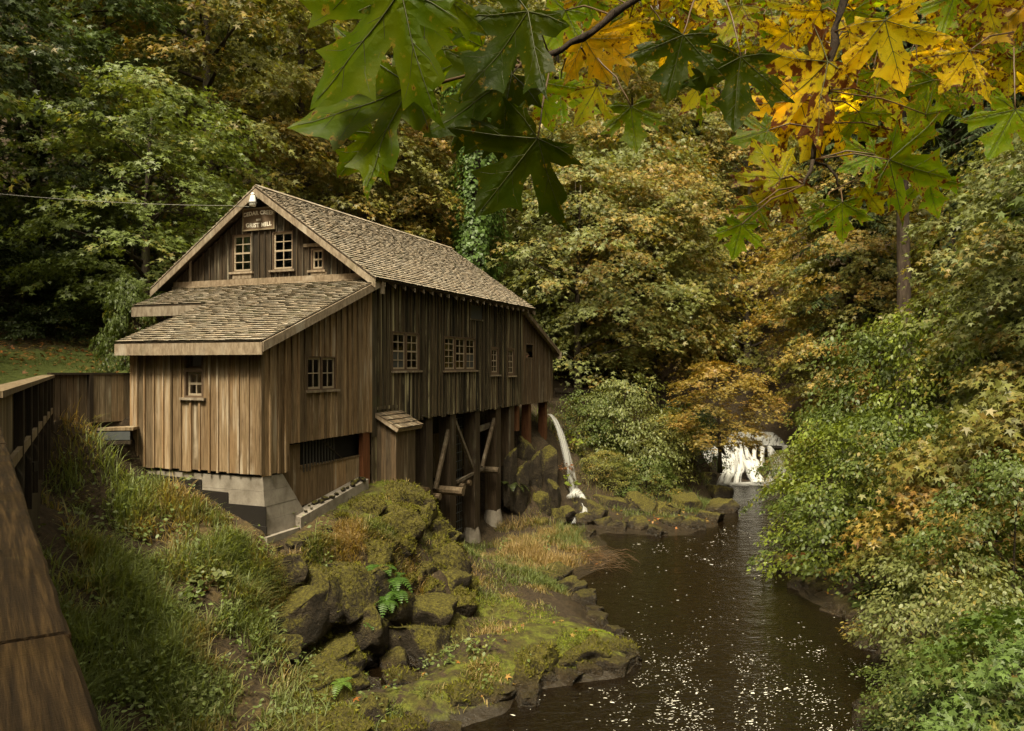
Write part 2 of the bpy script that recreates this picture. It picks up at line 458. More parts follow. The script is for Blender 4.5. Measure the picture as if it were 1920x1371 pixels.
def water_mat():
    n = NT('creek_water')
    vec = n.geo().outputs['Position']
    a = n.noise(1.0, 4, 0.6, vec, (1.6, 2.6, 1)); b = n.noise(1.0, 3, 0.55, vec, (7, 11, 1))
    h = n.math('ADD', a, n.math('MULTIPLY', b, 0.35))
    nm = n.bump(h, 0.55, 0.10)
    lay = n.t.nodes.new('ShaderNodeLayerWeight')
    p = n.pbr((0.008, 0.005, 0.0022), 0.05, nm, 0.55, out=False)
    tr = n.n('ShaderNodeBsdfTransparent'); tr.inputs[0].default_value = (0.55, 0.36, 0.17, 1)
    ms = n.n('ShaderNodeMixShader'); ms.inputs[0].default_value = 0.88
    n.l(tr.outputs[0], ms.inputs[1]); n.l(p, ms.inputs[2]); n.l(ms.outputs[0], n.out.inputs['Surface'])
    return n.mat
M_water = water_mat()

def white_water_mat(name, stretch, lo, hi, alpha_attr=True):
    n = NT(name)
    s = n.noise(1.0, 5, 0.6, n.coord('UV'), stretch)
    wc = n.mix(s, (0.80, 0.79, 0.78), (0.95, 0.95, 0.95))
    p0 = n.pbr(wc, 0.4, n.bump(s, 0.3, 0.02), 0.4, out=False)
    tl = n.n('ShaderNodeBsdfTranslucent'); n.l(wc, tl.inputs[0])
    m0 = n.n('ShaderNodeMixShader'); m0.inputs[0].default_value = 0.45; n.l(p0, m0.inputs[1]); n.l(tl.outputs[0], m0.inputs[2]); p = m0.outputs[0]
    tr = n.n('ShaderNodeBsdfTransparent')
    al = n.math('MULTIPLY', n.maprange(s, lo, hi, 0.08, 1.0), n.attr('alpha'))
    ms = n.n('ShaderNodeMixShader'); n.l(al, ms.inputs[0])
    n.l(tr.outputs[0], ms.inputs[1]); n.l(p, ms.inputs[2]); n.l(ms.outputs[0], n.out.inputs['Surface'])
    return n.mat
M_fall = white_water_mat('falling_water', (26, 0.8, 1), 0.34, 0.56)
M_rapid = white_water_mat('white_rapids', (7, 2.0, 1), 0.3, 0.52)
M_foam = simple('foam', (0.72, 0.68, 0.6), 0.6, bump=0, amp=0.15)

def big_leaf_mat():
    """large foreground maple leaf; object colour is the blade colour, object alpha the amount of brown blotches"""
    n = NT('maple_leaf_blade')
    oi = n.info()
    off = n.t.nodes.new('ShaderNodeVectorMath'); off.operation = 'ADD'; n.l(n.coord(), off.inputs[0])
    cb = n.t.nodes.new('ShaderNodeCombineXYZ')
    for i in range(3): n.l(n.math('MULTIPLY', oi.outputs['Random'], 31.0 + 9 * i), cb.inputs[i])
    n.l(cb.outputs[0], off.inputs[1]); vec = off.outputs[0]
    big = n.noise(2.6, 3, 0.5, vec); mid = n.noise(9, 5, 0.6, vec); fine = n.noise(60, 3, 0.6, vec)
    edge, vein = n.attr('edge'), n.attr('vein')
    base = oi.outputs['Color']
    c = n.mix(n.maprange(big, 0.35, 0.65), n.mix(1.0, base, (0.75, 0.86, 0.8), 'MULTIPLY'), n.mix(1.0, base, (1.25, 1.12, 0.9), 'MULTIPLY'))
    c = n.mix(n.math('MULTIPLY', n.maprange(fine, 0.3, 0.75), 0.18), c, n.mix(1.0, base, (1.5, 1.5, 1.2), 'MULTIPLY'))
    a = oi.outputs['Alpha']
    e = n.math('MULTIPLY', n.math('SUBTRACT', 0.10, edge), 1.6)
    sp = n.math('ADD', mid, n.math('ADD', n.math('MULTIPLY', e, a), n.math('MULTIPLY_ADD', a, 0.24, -0.10)))
    halo = n.maprange(sp, 0.54, 0.62)
    c = n.mix(n.math('MULTIPLY', halo, 0.75), c, (0.38, 0.25, 0.03))
    spot = n.maprange(sp, 0.61, 0.65)
    c = n.mix(spot, c, n.mix(fine, (0.07, 0.02, 0.006), (0.17, 0.06, 0.015)))
    nm = n.bump(n.math('ADD', n.math('MULTIPLY', vein, 1.0), n.math('MULTIPLY', mid, 0.25)), 0.5, 0.01)
    p = n.pbr(c, 0.42, nm, 0.16, out=False)
    tr = n.n('ShaderNodeBsdfTranslucent'); n.l(n.mix(1.0, c, (1.7, 1.6, 0.45), 'MULTIPLY'), tr.inputs[0]); n.l(nm, tr.inputs['Normal'])
    ms = n.n('ShaderNodeMixShader'); ms.inputs[0].default_value = 0.7
    n.l(p, ms.inputs[1]); n.l(tr.outputs[0], ms.inputs[2]); n.l(ms.outputs[0], n.out.inputs['Surface'])
    return n.mat
M_bigleaf = big_leaf_mat()
M_vein = simple('leaf_vein', (0.05, 0.055, 0.008), 0.5, bump=0)

# ------------------------------------------------------------------ terrain
MO = Vector((-4.098, 22.0, CZ))
MR = math.radians(68.506)
CA, SA = math.cos(MR), math.sin(MR)
def MW(p, q, z):                            # mill coordinates to world (z relative to eye level)
    return (MO.x + CA * p - SA * q, MO.y + SA * p + CA * q, CZ + z)

cp = []
def P(px, py, d): v = at(px, py, d); cp.append((v.x, v.y, v.z))
def Q(p, q, z): cp.append(MW(p, q, z))
for a in [(1370, 920), (1350, 985), (1290, 1003), (1210, 1003), (1130, 1000), (1060, 987), (1165, 1044), (1120, 1070), (1075, 1100), (1095, 1130), (1120, 1160),
          (1160, 1200), (1190, 1236), (1160, 1268), (1110, 1277), (1040, 1290), (970, 1302), (940, 1340), (830, 1373),
          (1452, 912), (1458, 960), (1470, 1060), (1500, 1120), (1600, 1165), (1640, 1210), (1660, 1290), (1640, 1371)]:
    d = CZ * F_PX / (a[1] - HY); v = at(a[0], a[1], d); cp.append((v.x, v.y, 0.0))
for x, y in [(6, 13), (4, 17), (6, 20), (5.5, 24), (7.5, 28), (10.5, 33), (12.2, 38), (13.5, 43), (2, 10), (4, 5), (5, 0), (3, -10), (0, 14.2)]:
    cp.append((x, y, -0.75))
# grassy bank on the left
for a in [(95, 795, 17.5), (245, 800, 19.0), (150, 815, 17.5), (248, 868, 18.9), (330, 912, 18.2), (400, 958, 17.9), (484, 1002, 17.6),
          (300, 1100, 15.4), (200, 1000, 16.3), (120, 900, 16.9), (300, 1250, 13.6), (250, 1371, 12.4), (450, 1371, 13.0), (650, 1371, 13.9),
          (150, 1200, 13.2), (70, 950, 15.4), (420, 1070, 16.3), (500, 1060, 17.2), (430, 1200, 15.0), (560, 1371, 13.4), (380, 1000, 17.2),
          # cliff top and cliff face
          (545, 1014, 18.1), (600, 988, 18.9), (660, 955, 20.1), (720, 926, 21.3), (780, 916, 22.3), (690, 966, 20.0), (625, 1012, 18.8), (800, 950, 22.6),
          (560, 1080, 17.35), (640, 1045, 18.25), (720, 1035, 19.0), (785, 1030, 20.1), (560, 1192, 16.85), (640, 1203, 17.6), (720, 1198, 18.2), (800, 1192, 18.75), (855, 1186, 19.3), (822, 1000, 21.7), (866, 1080, 22.0), (600, 1060, 17.75), (600, 1198, 17.2), (680, 1040, 18.6), (680, 1200, 17.9), (500, 1200, 15.6), (540, 1290, 14.8),
          # moss slope and shore
          (900, 1130, 20.6), (950, 1085, 22.5), (1050, 1155, 20.3), (1150, 1200, 18.3), (1100, 1180, 19.2), (1000, 1200, 17.9), (900, 1250, 16.5),
          (800, 1300, 15.4), (700, 1300, 15.3), (1060, 1235, 17.6), (880, 1200, 17.9), (960, 1130, 20.6),
          (850, 1040, 27.0), (895, 1018, 29.0), (933, 990, 30.8), (1000, 1030, 27.3), (1090, 1045, 26.8), (960, 1060, 25.0), (1020, 1075, 24.6),
          (985, 985, 31.0), (1000, 870, 33.5), (1030, 840, 35.6), (1010, 960, 32.2), (1045, 950, 34.3), (1030, 990, 31.0), (1040, 880, 36.2), (1020, 800, 37.5),
          # far bank below the trees
          (1180, 935, 37.5), (1180, 870, 40), (1180, 790, 43), (1100, 930, 36.2), (1075, 938, 36.0), (1300, 905, 40.5), (1060, 800, 41), (1280, 850, 43), (1330, 870, 44), (1300, 800, 46),
          (1130, 975, 33.4), (1200, 968, 34.4), (1280, 955, 35.6), (1330, 945, 37.5), (1090, 985, 32.5),
          # right bank
          (1700, 1100, 21.5), (1560, 1060, 27), (1500, 950, 43), (1700, 1300, 15.2), (1800, 1350, 13.0), (1900, 1250, 13.0)]:
    P(*a)
for a in [(3.4, 0.9, -6.3), (6, 1.2, -6.4), (9, 1.0, -6.2), (11, 0.6, -5.9), (3.4, 3.0, -5.9), (8, 3.0, -5.9), (11.5, 2.5, -4), (4, 5.0, -2.6), (10, 5, -2.6), (2.4, 0.8, -3.9), (2.2, 3, -3.6), (0.4, 0.6, -3.5),
          (2, 7.6, -1.6), (12, 7.6, -1.4), (14, 3, -3.3), (16.5, 3, -2.8), (0, 5, -2.6), (0, 7.4, -1.9), (-2, 6, -1.9), (-4.5, 5.5, -1.9), (-2, 2, -3.2)]:
    Q(*a)
cp += [(-8, 8, 3.6), (-6.5, 10.5, 1.7), (-4.5, 8, 0.6), (-11, 8, 5.3), (-13, 14, 5.6), (-14, 18, 5.8), (-10, 20, 5.75), (-11, 24, 7.0), (-15, 24, 7.1), (-14, 30, 8.3), (-20, 30, 8.6), (-9, 30, 7.4), (-6, 34, 7.0),
       (-18, 36, 11), (-28, 36, 14), (-10, 40, 11), (-3, 42, 7.8), (-18, 50, 19), (-40, 50, 27), (-30, 20, 9), (-50, 20, 16), (-20, 5, 5.8), (-50, 0, 14),
       (2, 47, 5.2), (8, 48, 5.2), (0, 58, 11), (10, 58, 9), (16, 60, 2.6), (20, 62, 6), (18, 80, 14), (0, 80, 26), (-30, 80, 38), (30, 60, 13), (34, 80, 26), (24, 46, 5.5), (19, 44, 2.6), (16.5, 47, 1.9), (13.5, 48.5, 1.6), (14.5, 54, 1.6), (10.2, 47.5, 3.0), (10.5, 54, 4.5),
       (14, 32, 1.6), (18, 32, 3.0), (24, 32, 5.5), (14, 22, 2.2), (19, 22, 4.4), (28, 22, 8), (11, 14, 2.6), (16, 12, 4.2), (8.6, 10.5, 2.4), (6.6, 8.6, 2.5), (8.5, 8, 3.4), (5.6, 6.2, 2.0), (10, 4, 4.0), (20, 0, 6), (50, 0, 16), (50, 40, 20), (60, 80, 40),
       (0, 130, 55), (-70, 130, 75), (70, 130, 70), (8, -30, -0.7), (-6, -30, 2.5), (18, -30, 4), (-50, -40, 10), (50, -40, 12), (100, 20, 40), (-100, 20, 40)]
CP = np.array(cp)
def rbf_fit(C, smooth=0.02):
    n = len(C); R = np.sqrt(((C[:, None, :2] - C[None, :, :2]) ** 2).sum(2) + 0.15)
    A = np.zeros((n + 3, n + 3)); A[:n, :n] = R - np.eye(n) * smooth
    A[:n, n] = 1; A[:n, n + 1:] = C[:, :2]; A[n, :n] = 1; A[n + 1:, :n] = C[:, :2].T
    b = np.zeros(n + 3); b[:n] = C[:, 2]
    return np.linalg.solve(A, b)
RB = rbf_fit(CP)
def base_h(x, y):
    x = np.asarray(x, float).ravel(); y = np.asarray(y, float).ravel(); out = np.empty_like(x)
    for i in range(0, len(x), 20000):
        xs, ys = x[i:i + 20000], y[i:i + 20000]
        R = np.sqrt((xs[:, None] - CP[None, :, 0]) ** 2 + (ys[:, None] - CP[None, :, 1]) ** 2 + 0.15)
        out[i:i + 20000] = R @ RB[:len(CP)] + RB[len(CP)] + RB[len(CP) + 1] * xs + RB[len(CP) + 2] * ys
    return out
def axis(segs):
    r = []
    for a, b, s in segs: r += list(np.arange(a, b, s))
    return np.array(r + [segs[-1][1]])
AX = axis([(-130, -40, 6), (-40, -14, 1.2), (-14, -10, 0.3), (-10, 4.5, 0.10), (4.5, 12, 0.25), (12, 24, 0.6), (24, 60, 2.5), (60, 130, 7)])
AY = axis([(-60, 0, 4), (0, 10, 0.6), (10, 26, 0.10), (26, 34, 0.16), (34, 50, 0.3), (50, 70, 1.2), (70, 150, 6)])
GX, GY = np.meshgrid(AX, AY)
H = base_h(GX, GY).reshape(GX.shape)
gy_, gx_ = np.gradient(H, AY, AX)
SL = np.sqrt(gx_ ** 2 + gy_ ** 2)
near = sstep(60, 45, GY) * sstep(-22, -12, GX) * sstep(26, 16, GX)
above = sstep(-0.1, 0.35, H)
lumpy = np.abs(fbm(GX * 1.1, GY * 1.1, 11, 4) - 0.47) * 2
H = H + near * ((fbm(GX * 0.9, GY * 0.9, 3, 5) - 0.47) * (0.12 + 0.5 * np.clip(SL - 0.4, 0, 1.2)) + (0.25 - lumpy) * 0.55 * sstep(0.5, 1.1, SL) * above + (fbm(GX * 5, GY * 5, 21, 3) - 0.44) * 0.10 * above)
carve = sstep(10.4, 11.2, GX) * sstep(17.6, 16.8, GX) * sstep(40, 42, GY) * sstep(45.0, 44.0, GY)
H = np.where(carve > 0, np.minimum(H, H * (1 - carve) - 0.5 * carve), H)
rim = sstep(10.8, 11.8, GX) * sstep(18.2, 17.2, GX) * sstep(44.4, 45.4, GY) * sstep(62, 58, GY)
H = np.where(rim > 0, np.minimum(H, H * (1 - rim) + np.clip(-0.55 + (GY - 44.6) * 0.5, -0.6, 1.2) * rim), H)
def ground_z(x, y):
    x = np.asarray(x, float); y = np.asarray(y, float)
    i = np.clip(np.searchsorted(AX, x) - 1, 0, len(AX) - 2); j = np.clip(np.searchsorted(AY, y) - 1, 0, len(AY) - 2)
    fx = np.clip((x - AX[i]) / (AX[i + 1] - AX[i]), 0, 1); fy = np.clip((y - AY[j]) / (AY[j + 1] - AY[j]), 0, 1)
    return (H[j, i] * (1 - fx) + H[j, i + 1] * fx) * (1 - fy) + (H[j + 1, i] * (1 - fx) + H[j + 1, i + 1] * fx) * fy
def gz(x, y): return float(ground_z(np.array([x]), np.array([y]))[0])

def blob(X, Y, blobs):
    t = np.zeros_like(X)
    for px, py, d, r, a in blobs:
        v = at(px, py, d); t = np.maximum(t, a * np.exp(-((X - v.x) ** 2 + (Y - v.y) ** 2) / (r * r)))
    return t
MOSS = [(1130, 1190, 18.6, 1.5, 1.0), (1040, 1190, 18.6, 1.8, 0.95), (930, 1130, 20.6, 1.5, 0.7), (900, 1260, 16.3, 1.8, 0.7), (760, 930, 21.8, 1.6, 0.95), (690, 960, 20.2, 1.2, 0.75), (800, 1300, 15.4, 1.6, 0.65), (640, 1320, 14.8, 1.6, 0.5), (800, 1040, 21.2, 1.4, 0.6), (1010, 1250, 17, 1.2, 0.9), (560, 1010, 18.2, 0.9, 0.5), (700, 1371, 13.8, 1.5, 0.6)]
STRAW = [(60, 660, 26, 6, 0.6), (620, 1010, 18.6, 1.2, 0.8), (1000, 1040, 26.5, 2.2, 0.9), (1090, 1050, 26.5, 2.0, 0.9), (430, 1050, 16.8, 1.8, 0.7), (880, 1060, 25.5, 2.5, 0.7), (300, 1200, 14, 2.2, 0.5), (650, 1340, 14.2, 2.0, 0.55), (480, 1330, 13.8, 1.8, 0.5)]
LAWN = [(200, 690, 24, 5.5, 0.9), (60, 705, 23, 3, 0.35), (1090, 1000, 30, 1.8, 0.6), (1250, 970, 35, 2.5, 0.5), (1180, 860, 40, 5, 0.5), (960, 1075, 24.3, 1.4, 0.5)]
nv = len(AX)
idx = np.arange(GX.size).reshape(GX.shape)
quads = np.stack([idx[:-1, :-1], idx[:-1, 1:], idx[1:, 1:], idx[1:, :-1]], -1).reshape(-1, 4)
me = np_mesh('ground', np.stack([GX.ravel(), GY.ravel(), H.ravel()], 1), quads.ravel(), np.arange(len(quads)) * 4, np.full(len(quads), 4), M_ground,
             {'moss': ('POINT', blob(GX, GY, MOSS).ravel()), 'straw': ('POINT', blob(GX, GY, STRAW).ravel()), 'lawn': ('POINT', blob(GX, GY, LAWN).ravel())}, True)
ground = tag(link('ground', me), kind='structure')

# creek water, downstream pool and the reach above the cascade
def sheet(name, xs, ys, zf, mat, kind='structure'):
    X, Y = np.meshgrid(xs, ys); Z = zf(X, Y)
    i = np.arange(X.size).reshape(X.shape)
    q = np.stack([i[:-1, :-1], i[:-1, 1:], i[1:, 1:], i[1:, :-1]], -1).reshape(-1, 4)
    return tag(link(name, np_mesh(name, np.stack([X.ravel(), Y.ravel(), Z.ravel()], 1), q.ravel(), np.arange(len(q)) * 4, np.full(len(q), 4), mat, None, True)), kind=kind)
water = sheet('creek', np.linspace(-5, 19, 60), np.linspace(-50, 46.6, 120), lambda X, Y: (fbm(X * 0.7, Y * 0.7, 5, 2) - 0.37) * 0.03, M_water)
upper = sheet('upper_creek', np.linspace(11, 19, 16), np.linspace(47.4, 64, 30), lambda X, Y: 1.78 + (fbm(X, Y, 9, 2) - 0.4) * 0.08 + (Y - 47) * 0.03, M_water)

# ------------------------------------------------------------------ bridge railing, left edge
def frame_from(a, b):
    d = (Vector(b) - Vector(a)); return math.atan2(-d.x, d.y)    # rotation that turns local +y to a->b
br = empty('bridge_railing', (-0.26, 0.0, 5.4), 0, 'wet wooden bridge railing with broad dark cap running along the left edge', 'railing')
zc = CZ - 0.35
eA = at(193, 1371, 0.35 * F_PX / (1371 - HY)); eB = at(0, 793, 0.35 * F_PX / (793 - HY))
dv = (eB - eA); dv.z = 0; dv.normalize(); sv = Vector((dv.y, -dv.x, 0))     # sv points to the river side
def cap_pt(t, s, z): return eA + dv * t + sv * s + Vector((0, 0, z))
def cap_d(d): return (d - eA.y) / dv.y
joints = [-1.6, cap_d(1.0), cap_d(1.47), cap_d(3.4), cap_d(6.9)]
for i in range(4):
    m = MB(); L = joints[i + 1] - joints[i] - 0.004; wv = 0.34; n = 10
    zj = [0.0, 0.003, -0.002, 0.001][i]
    rows = []
    prof = [(-wv, -0.055), (-wv, -0.006), (-wv + 0.006, 0), (-0.22, -0.003), (-0.12, 0.0015), (-0.006, 0), (0, -0.006), (0, -0.055)]
    for k in range(n + 1):
        y = L * k / n
        jx = 0.0015 * math.sin(k * 1.7 + i)
        rows.append([(x + jx, y, z + zj) for x, z in prof])
    np_ = len(prof)
    vs = [p for r in rows for p in r]
    fs = [(k * np_ + j, k * np_ + (j + 1) % np_, (k + 1) * np_ + (j + 1) % np_, (k + 1) * np_ + j) for k in range(n) for j in range(np_)]
    fs += [tuple(range(np_ - 1, -1, -1)), tuple(n * np_ + j for j in range(np_))]
    m.add(vs, [tuple(reversed(f)) for f in fs])
    o = m.build('rail_cap', M_cap, br)
    w = cap_pt(joints[i], 0, 0)
    o.matrix_world = Matrix.Translation(w) @ Matrix.Rotation(math.atan2(-dv.x, dv.y), 4, 'Z')
    o.matrix_parent_inverse = Matrix.Identity(4)
    o.location = w - Vector((-0.26, 0, 5.4)); o.rotation_euler = (0, 0, math.atan2(-dv.x, dv.y))
BRO = Vector((-0.26, 0.0, 5.4))
def brp(v): return Vector(v) - BRO
bendp = cap_pt(cap_d(6.9), 0, 0)
# near posts and boards under the cap
for k in range(9):
    t = -1.2 + k * 1.0
    if t > cap_d(6.9): break
    m = MB(); p = cap_pt(t, -0.17, 0); m.beam(brp(p + Vector((0, 0, -0.06))), brp(p + Vector((0, 0, -1.25))), 0.12, 0.12, up=tuple(dv)); m.build('post', M_dark, br)
t = -1.5
while t < cap_d(6.9) - 0.2:
    m = MB(); a = cap_pt(t, -0.27, -0.06); b = cap_pt(t + 0.17, -0.27, -0.06)
    m.prism([brp(a), brp(b), brp(b + Vector((0, 0, -0.95))), brp(a + Vector((0, 0, -0.95)))], tuple(sv * 0.025)); m.build('board', M_rail, br); t += 0.19
# far run of the railing, towards the fence corner
fa = Vector((bendp.x + 0.02, bendp.y + 0.15, CZ - 0.235)); fb = at(91, 703, 17.5)
fa = fb + (at(17, 722.5, 17.5 * 18.5 / 37.5) - fb) * 1.22
fd = (fb - fa); FL = fd.length; fdn = fd.normalized(); fs_ = Vector((fdn.y, -fdn.x, 0)).normalized()
def fp(t, s, z): return brp(fa + fdn * t + fs_ * s + Vector((0, 0, z)))
m = MB(); m.beam(fp(0, 0, -0.03), fp(FL, 0, -0.03), 0.24, 0.06); m.build('top_rail', M_rail, br)
m = MB(); m.beam(fp(0, 0.07, -0.80), fp(FL, 0.07, -0.80), 0.05, 0.12); m.build('bottom_rail', M_rail, br)
t = 0.03
while t < FL - 0.14:
    w = 0.145; m = MB()
    m.prism([fp(t, 0.0, -0.06), fp(t + w, 0.0, -0.06), fp(t + w, 0.0, -0.86 - random.random() * 0.02), fp(t, 0.0, -0.86)], tuple(-fs_ * 0.022)); m.build('board', M_rail, br); t += w + 0.008
for k in range(7):
    t = FL - 0.25 - k * 1.55
    m = MB(); m.beam(fp(t, 0.055, -0.05), fp(t, 0.055, -1.75), 0.10, 0.09, up=tuple(fdn)); m.build('post', M_dark, br)
for k in range(6):
    t = FL - 1.0 - k * 1.55
    m = MB(); m.beam(fp(t, 0.035, -0.06), fp(t, 0.035, -1.2), 0.06, 0.04, up=tuple(fdn)); m.build('baluster', M_dark, br)
# bridge deck and side girder
bd = empty('bridge_deck', (-2, 3, 5.3), 0, 'dark timber bridge deck and side beams under the left railing', 'bridge')
BDO = Vector((-2, 3, 5.3))
def bdp(v): return Vector(v) - BDO
m = MB()
e0 = cap_pt(-3.0, -0.16, -1.08); e1 = cap_pt(cap_d(6.9), -0.16, -1.08)
m.prism([bdp(e0), bdp(e1), bdp(e1 - sv * 3.4), bdp(e0 - sv * 3.4)], (0, 0, -0.22)); m.build('deck', M_dark, bd)
f0 = fa + fs_ * 0.0 + Vector((0, 0, -0.95)); f1 = fb + Vector((0, 0, -0.95))
m = MB(); m.prism([bdp(f0), bdp(f1), bdp(f1 - fs_ * 3.4), bdp(f0 - fs_ * 3.4)], (0, 0, -0.22)); m.build('deck', M_dark, bd)
for z0, z1, off in ((-0.96, -1.45, 0.02), (-1.46, -2.0, -0.02), (-2.01, -2.9, -0.05)):
    m = MB(); m.prism([bdp(fa + fs_ * off + Vector((0, 0, z0))), bdp(fb + fs_ * off + Vector((0, 0, z0))), bdp(fb + fs_ * off + Vector((0, 0, z1))), bdp(fa + fs_ * off + Vector((0, 0, z1)))], tuple(-fs_ * 0.12)); m.build('side_beam', M_dark, bd)
m = MB(); m.prism([bdp(e0 + Vector((0, 0, -0.23))), bdp(e1 + Vector((0, 0, -0.23))), bdp(e1 + Vector((0, 0, -0.9))), bdp(e0 + Vector((0, 0, -0.9)))], tuple(-sv * 0.2)); m.build('side_beam', M_dark, bd)
bkt = at(62, 875, 11.6)
m = MB(); m.beam(bdp(bkt + Vector((-0.35, 0, 0))), bdp(bkt + Vector((0.05, 0, 0))), 0.12, 0.14); m.build('bracket', M_dark, bd)

# ------------------------------------------------------------------ plank fence between railing and mill
fc = at(92, 795, 17.5); fe = at(246, 796, 19.25)
pf = empty('plank_fence', (fc.x, fc.y, fc.z), 0, 'low weathered plank fence between the bridge railing and the mill wall', 'fence')
d = (fe - fc); d.z = 0; L = d.length; dn = d.normalized(); nn = Vector((dn.y, -dn.x, 0))
t = 0.0
for k in range(40):
    w = 0.13 + random.random() * 0.05
    if t + w > L: w = L - t
    if w < 0.04: break
    far_part = t < L * 0.47
    h = 1.12; off = -0.02 if far_part else 0.05
    m = MB(); a = dn * t + nn * off; b = dn * (t + w - 0.012) + nn * off
    zb = -0.1 + (0.0 if far_part else 0.06)
    m.prism([a + Vector((0, 0, zb)), b + Vector((0, 0, zb)), b + Vector((0, 0, h)), a + Vector((0, 0, h))], tuple(-nn * 0.024)); m.build('board', M_far if far_part else M_rail, pf); t += w
m = MB(); q = dn * (L * 0.47) + nn * 0.03; m.beam(q + Vector((0, 0, -0.3)), q + Vector((0, 0, 1.12)), 0.1, 0.1, up=tuple(dn)); m.build('post', M_dark, pf)
m = MB(); m.beam(dn * 0 + Vector((0, 0, 1.145)), dn * L + Vector((0, 0, 1.125)), 0.16, 0.045); m.build('cap_rail', M_dark, pf)
for k in range(3):
    m = MB(); q = dn * (0.05 + (L - 0.15) * k / 2) - nn * 0.12; m.beam(q + Vector((0, 0, -0.6)), q + Vector((0, 0, 1.1)), 0.1, 0.1, up=tuple(dn)); m.build('post', M_dark, pf)
# low bench-like flume by the wall
fl = empty('low_walkway', at(212, 812, 18.6), 0, 'low plank walkway with grey metal side against the mill corner', 'walkway')
m = MB(); m.beam((-0.62, 0.05, 0.10), (0.46, 0.22, 0.10), 0.5, 0.07); m.build('plank', M_rail, fl)
m = MB(); m.beam((-0.45, -0.2, -0.06), (0.44, -0.06, -0.06), 0.02, 0.2); m.build('side_plate', M_metal, fl)
m = MB(); m.beam((-0.3, -0.2, -0.22), (0.46, -0.04, -0.22), 0.12, 0.08); m.build('bearer', M_dark, fl)

# ------------------------------------------------------------------ the mill
mill = empty('grist_mill', MO, MR, 'weathered wooden gabled mill on posts above the creek, with a shingled lean-to', 'mill')
PL, WL, PW, ML, ML2 = 4.64, 3.955, 7.375, 12.346, 16.42
ZT, SLR = 2.43, 0.3812                      # lean-to roof height at the gable wall, slope per metre
def zroof(q): return 5.32 - 0.70 * abs(q - PW / 2)
def zlean(p): return ZT + SLR * p

def wall_pieces(mb, fmap, s0, s1, n0, n1, zbot, ztop, openings, jit=0.0):
    grp = mb if isinstance(mb, dict) else None
    cuts = sorted({s0, s1} | {e for o in openings for e in o[:2] if s0 < e < s1})
    for a, b in zip(cuts[:-1], cuts[1:]):
        if b - a < 1e-4: continue
        mid = (a + b) / 2
        spans = [(zbot, None)]
        for o in sorted([o for o in openings if o[0] < mid < o[1]], key=lambda o: o[2]):
            lo, hi = spans.pop(); spans.append((lo, o[2])); spans.append((o[3], hi))
        for lo, hi in spans:
            ta, tb = (ztop(a), ztop(b)) if hi is None else (hi, hi)
            if min(ta, tb) - lo < 0.02: continue
            if not callable(lo): la = lb = lo
            else: la, lb = lo(a), lo(b)
            key = 'full' if (hi is None and lo == zbot) else ('top' if hi is None else ('low' if lo == zbot else 'mid'))
            (mb if grp is None else grp.setdefault(key, MB())).hexa([fmap(a, n0, la), fmap(b, n0, lb), fmap(b, n1, lb), fmap(a, n1, la), fmap(a, n0, ta), fmap(b, n0, tb), fmap(b, n1, tb), fmap(a, n1, ta)])

def emit(nm, g_, mat, wall):
    if 'full' in g_:
        m = MB()
        for q in g_.values(): m.add(q.v, q.f)
        m.build(nm, mat, wall)
    else:
        for q in g_.values(): q.build(nm, mat, wall)

def boarded_wall(fmap, s0, s1, pitch, zbot, ztop, openings, mat, bat_w=0.05, name='wall', bottom_jit=0.03, sheath=True, skip_batten=False, seed=1, mat_alt=None):
    rr = random.Random(seed)
    m = MB(); wall_pieces(m, fmap, s0, s1, 0.0, -0.03, zbot + 0.03, lambda s: ztop(s) - 0.02, openings)
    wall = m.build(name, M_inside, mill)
    s = s0; k = 0
    while s < s1 - 0.02:
        w = pitch * rr.uniform(0.85, 1.15)
        e = min(s + w, s1)
        if s1 - e < 0.06: e = s1
        g_ = {}; n0 = 0.004 + rr.random() * 0.004
        wall_pieces(g_, fmap, s + 0.003, e - 0.003, n0, n0 + 0.024, zbot + rr.uniform(-bottom_jit, bottom_jit), ztop, openings)
        emit('board', g_, mat, wall)
        if not skip_batten and e < s1 - 0.01:
            g_ = {}; c = e + rr.uniform(-0.006, 0.006); hw = bat_w / 2 * rr.uniform(0.85, 1.15)
            wall_pieces(g_, fmap, c - hw, c + hw, n0 + 0.026, n0 + 0.066, zbot + rr.uniform(-bottom_jit, bottom_jit * 0.6) , ztop, openings)
            emit('batten', g_, mat, wall)
        s = e; k += 1
    return wall
F_long = lambda s, n, z: (s, -n, z)                     # river wall
F_gab = lambda s, n, z: (-n, s, z)                      # gable wall towards the bridge
F_lf = lambda s, n, z: (-PL - n, s, z)                  # lean-to front
F_lr = lambda s, n, z: (s, -n - 0.02, z)                # lean-to river side

LW_OPEN = [(1.22, 2.92, -0.20, 1.0), (4.72, 7.35, -0.22, 0.98), (8.80, 9.62, -0.42, 0.70), (10.58, 11.37, -0.48, 0.69), (6.85, 8.0, 1.70, 2.2)]
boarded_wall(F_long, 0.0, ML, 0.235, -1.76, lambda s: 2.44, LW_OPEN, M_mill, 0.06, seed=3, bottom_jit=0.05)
FAR_OPEN = [(12.72, 13.76, 0.27, 0.92)]
boarded_wall(F_long, ML + 0.01, ML2, 0.21, -1.77, lambda s: 2.2 - 0.37 * (s - ML) , FAR_OPEN, M_far, 0.05, seed=4)
GAB_OPEN = [(4.16, 4.88, 2.84, 4.0), (2.62, 3.36, 2.84, 4.0), (1.52, 1.97, 2.77, 3.42)]
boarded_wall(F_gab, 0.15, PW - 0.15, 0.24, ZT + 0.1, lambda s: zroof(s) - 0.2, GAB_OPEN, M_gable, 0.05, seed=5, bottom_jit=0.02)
LF_OPEN = [(1.66, 2.24, -0.80, 0.50)]
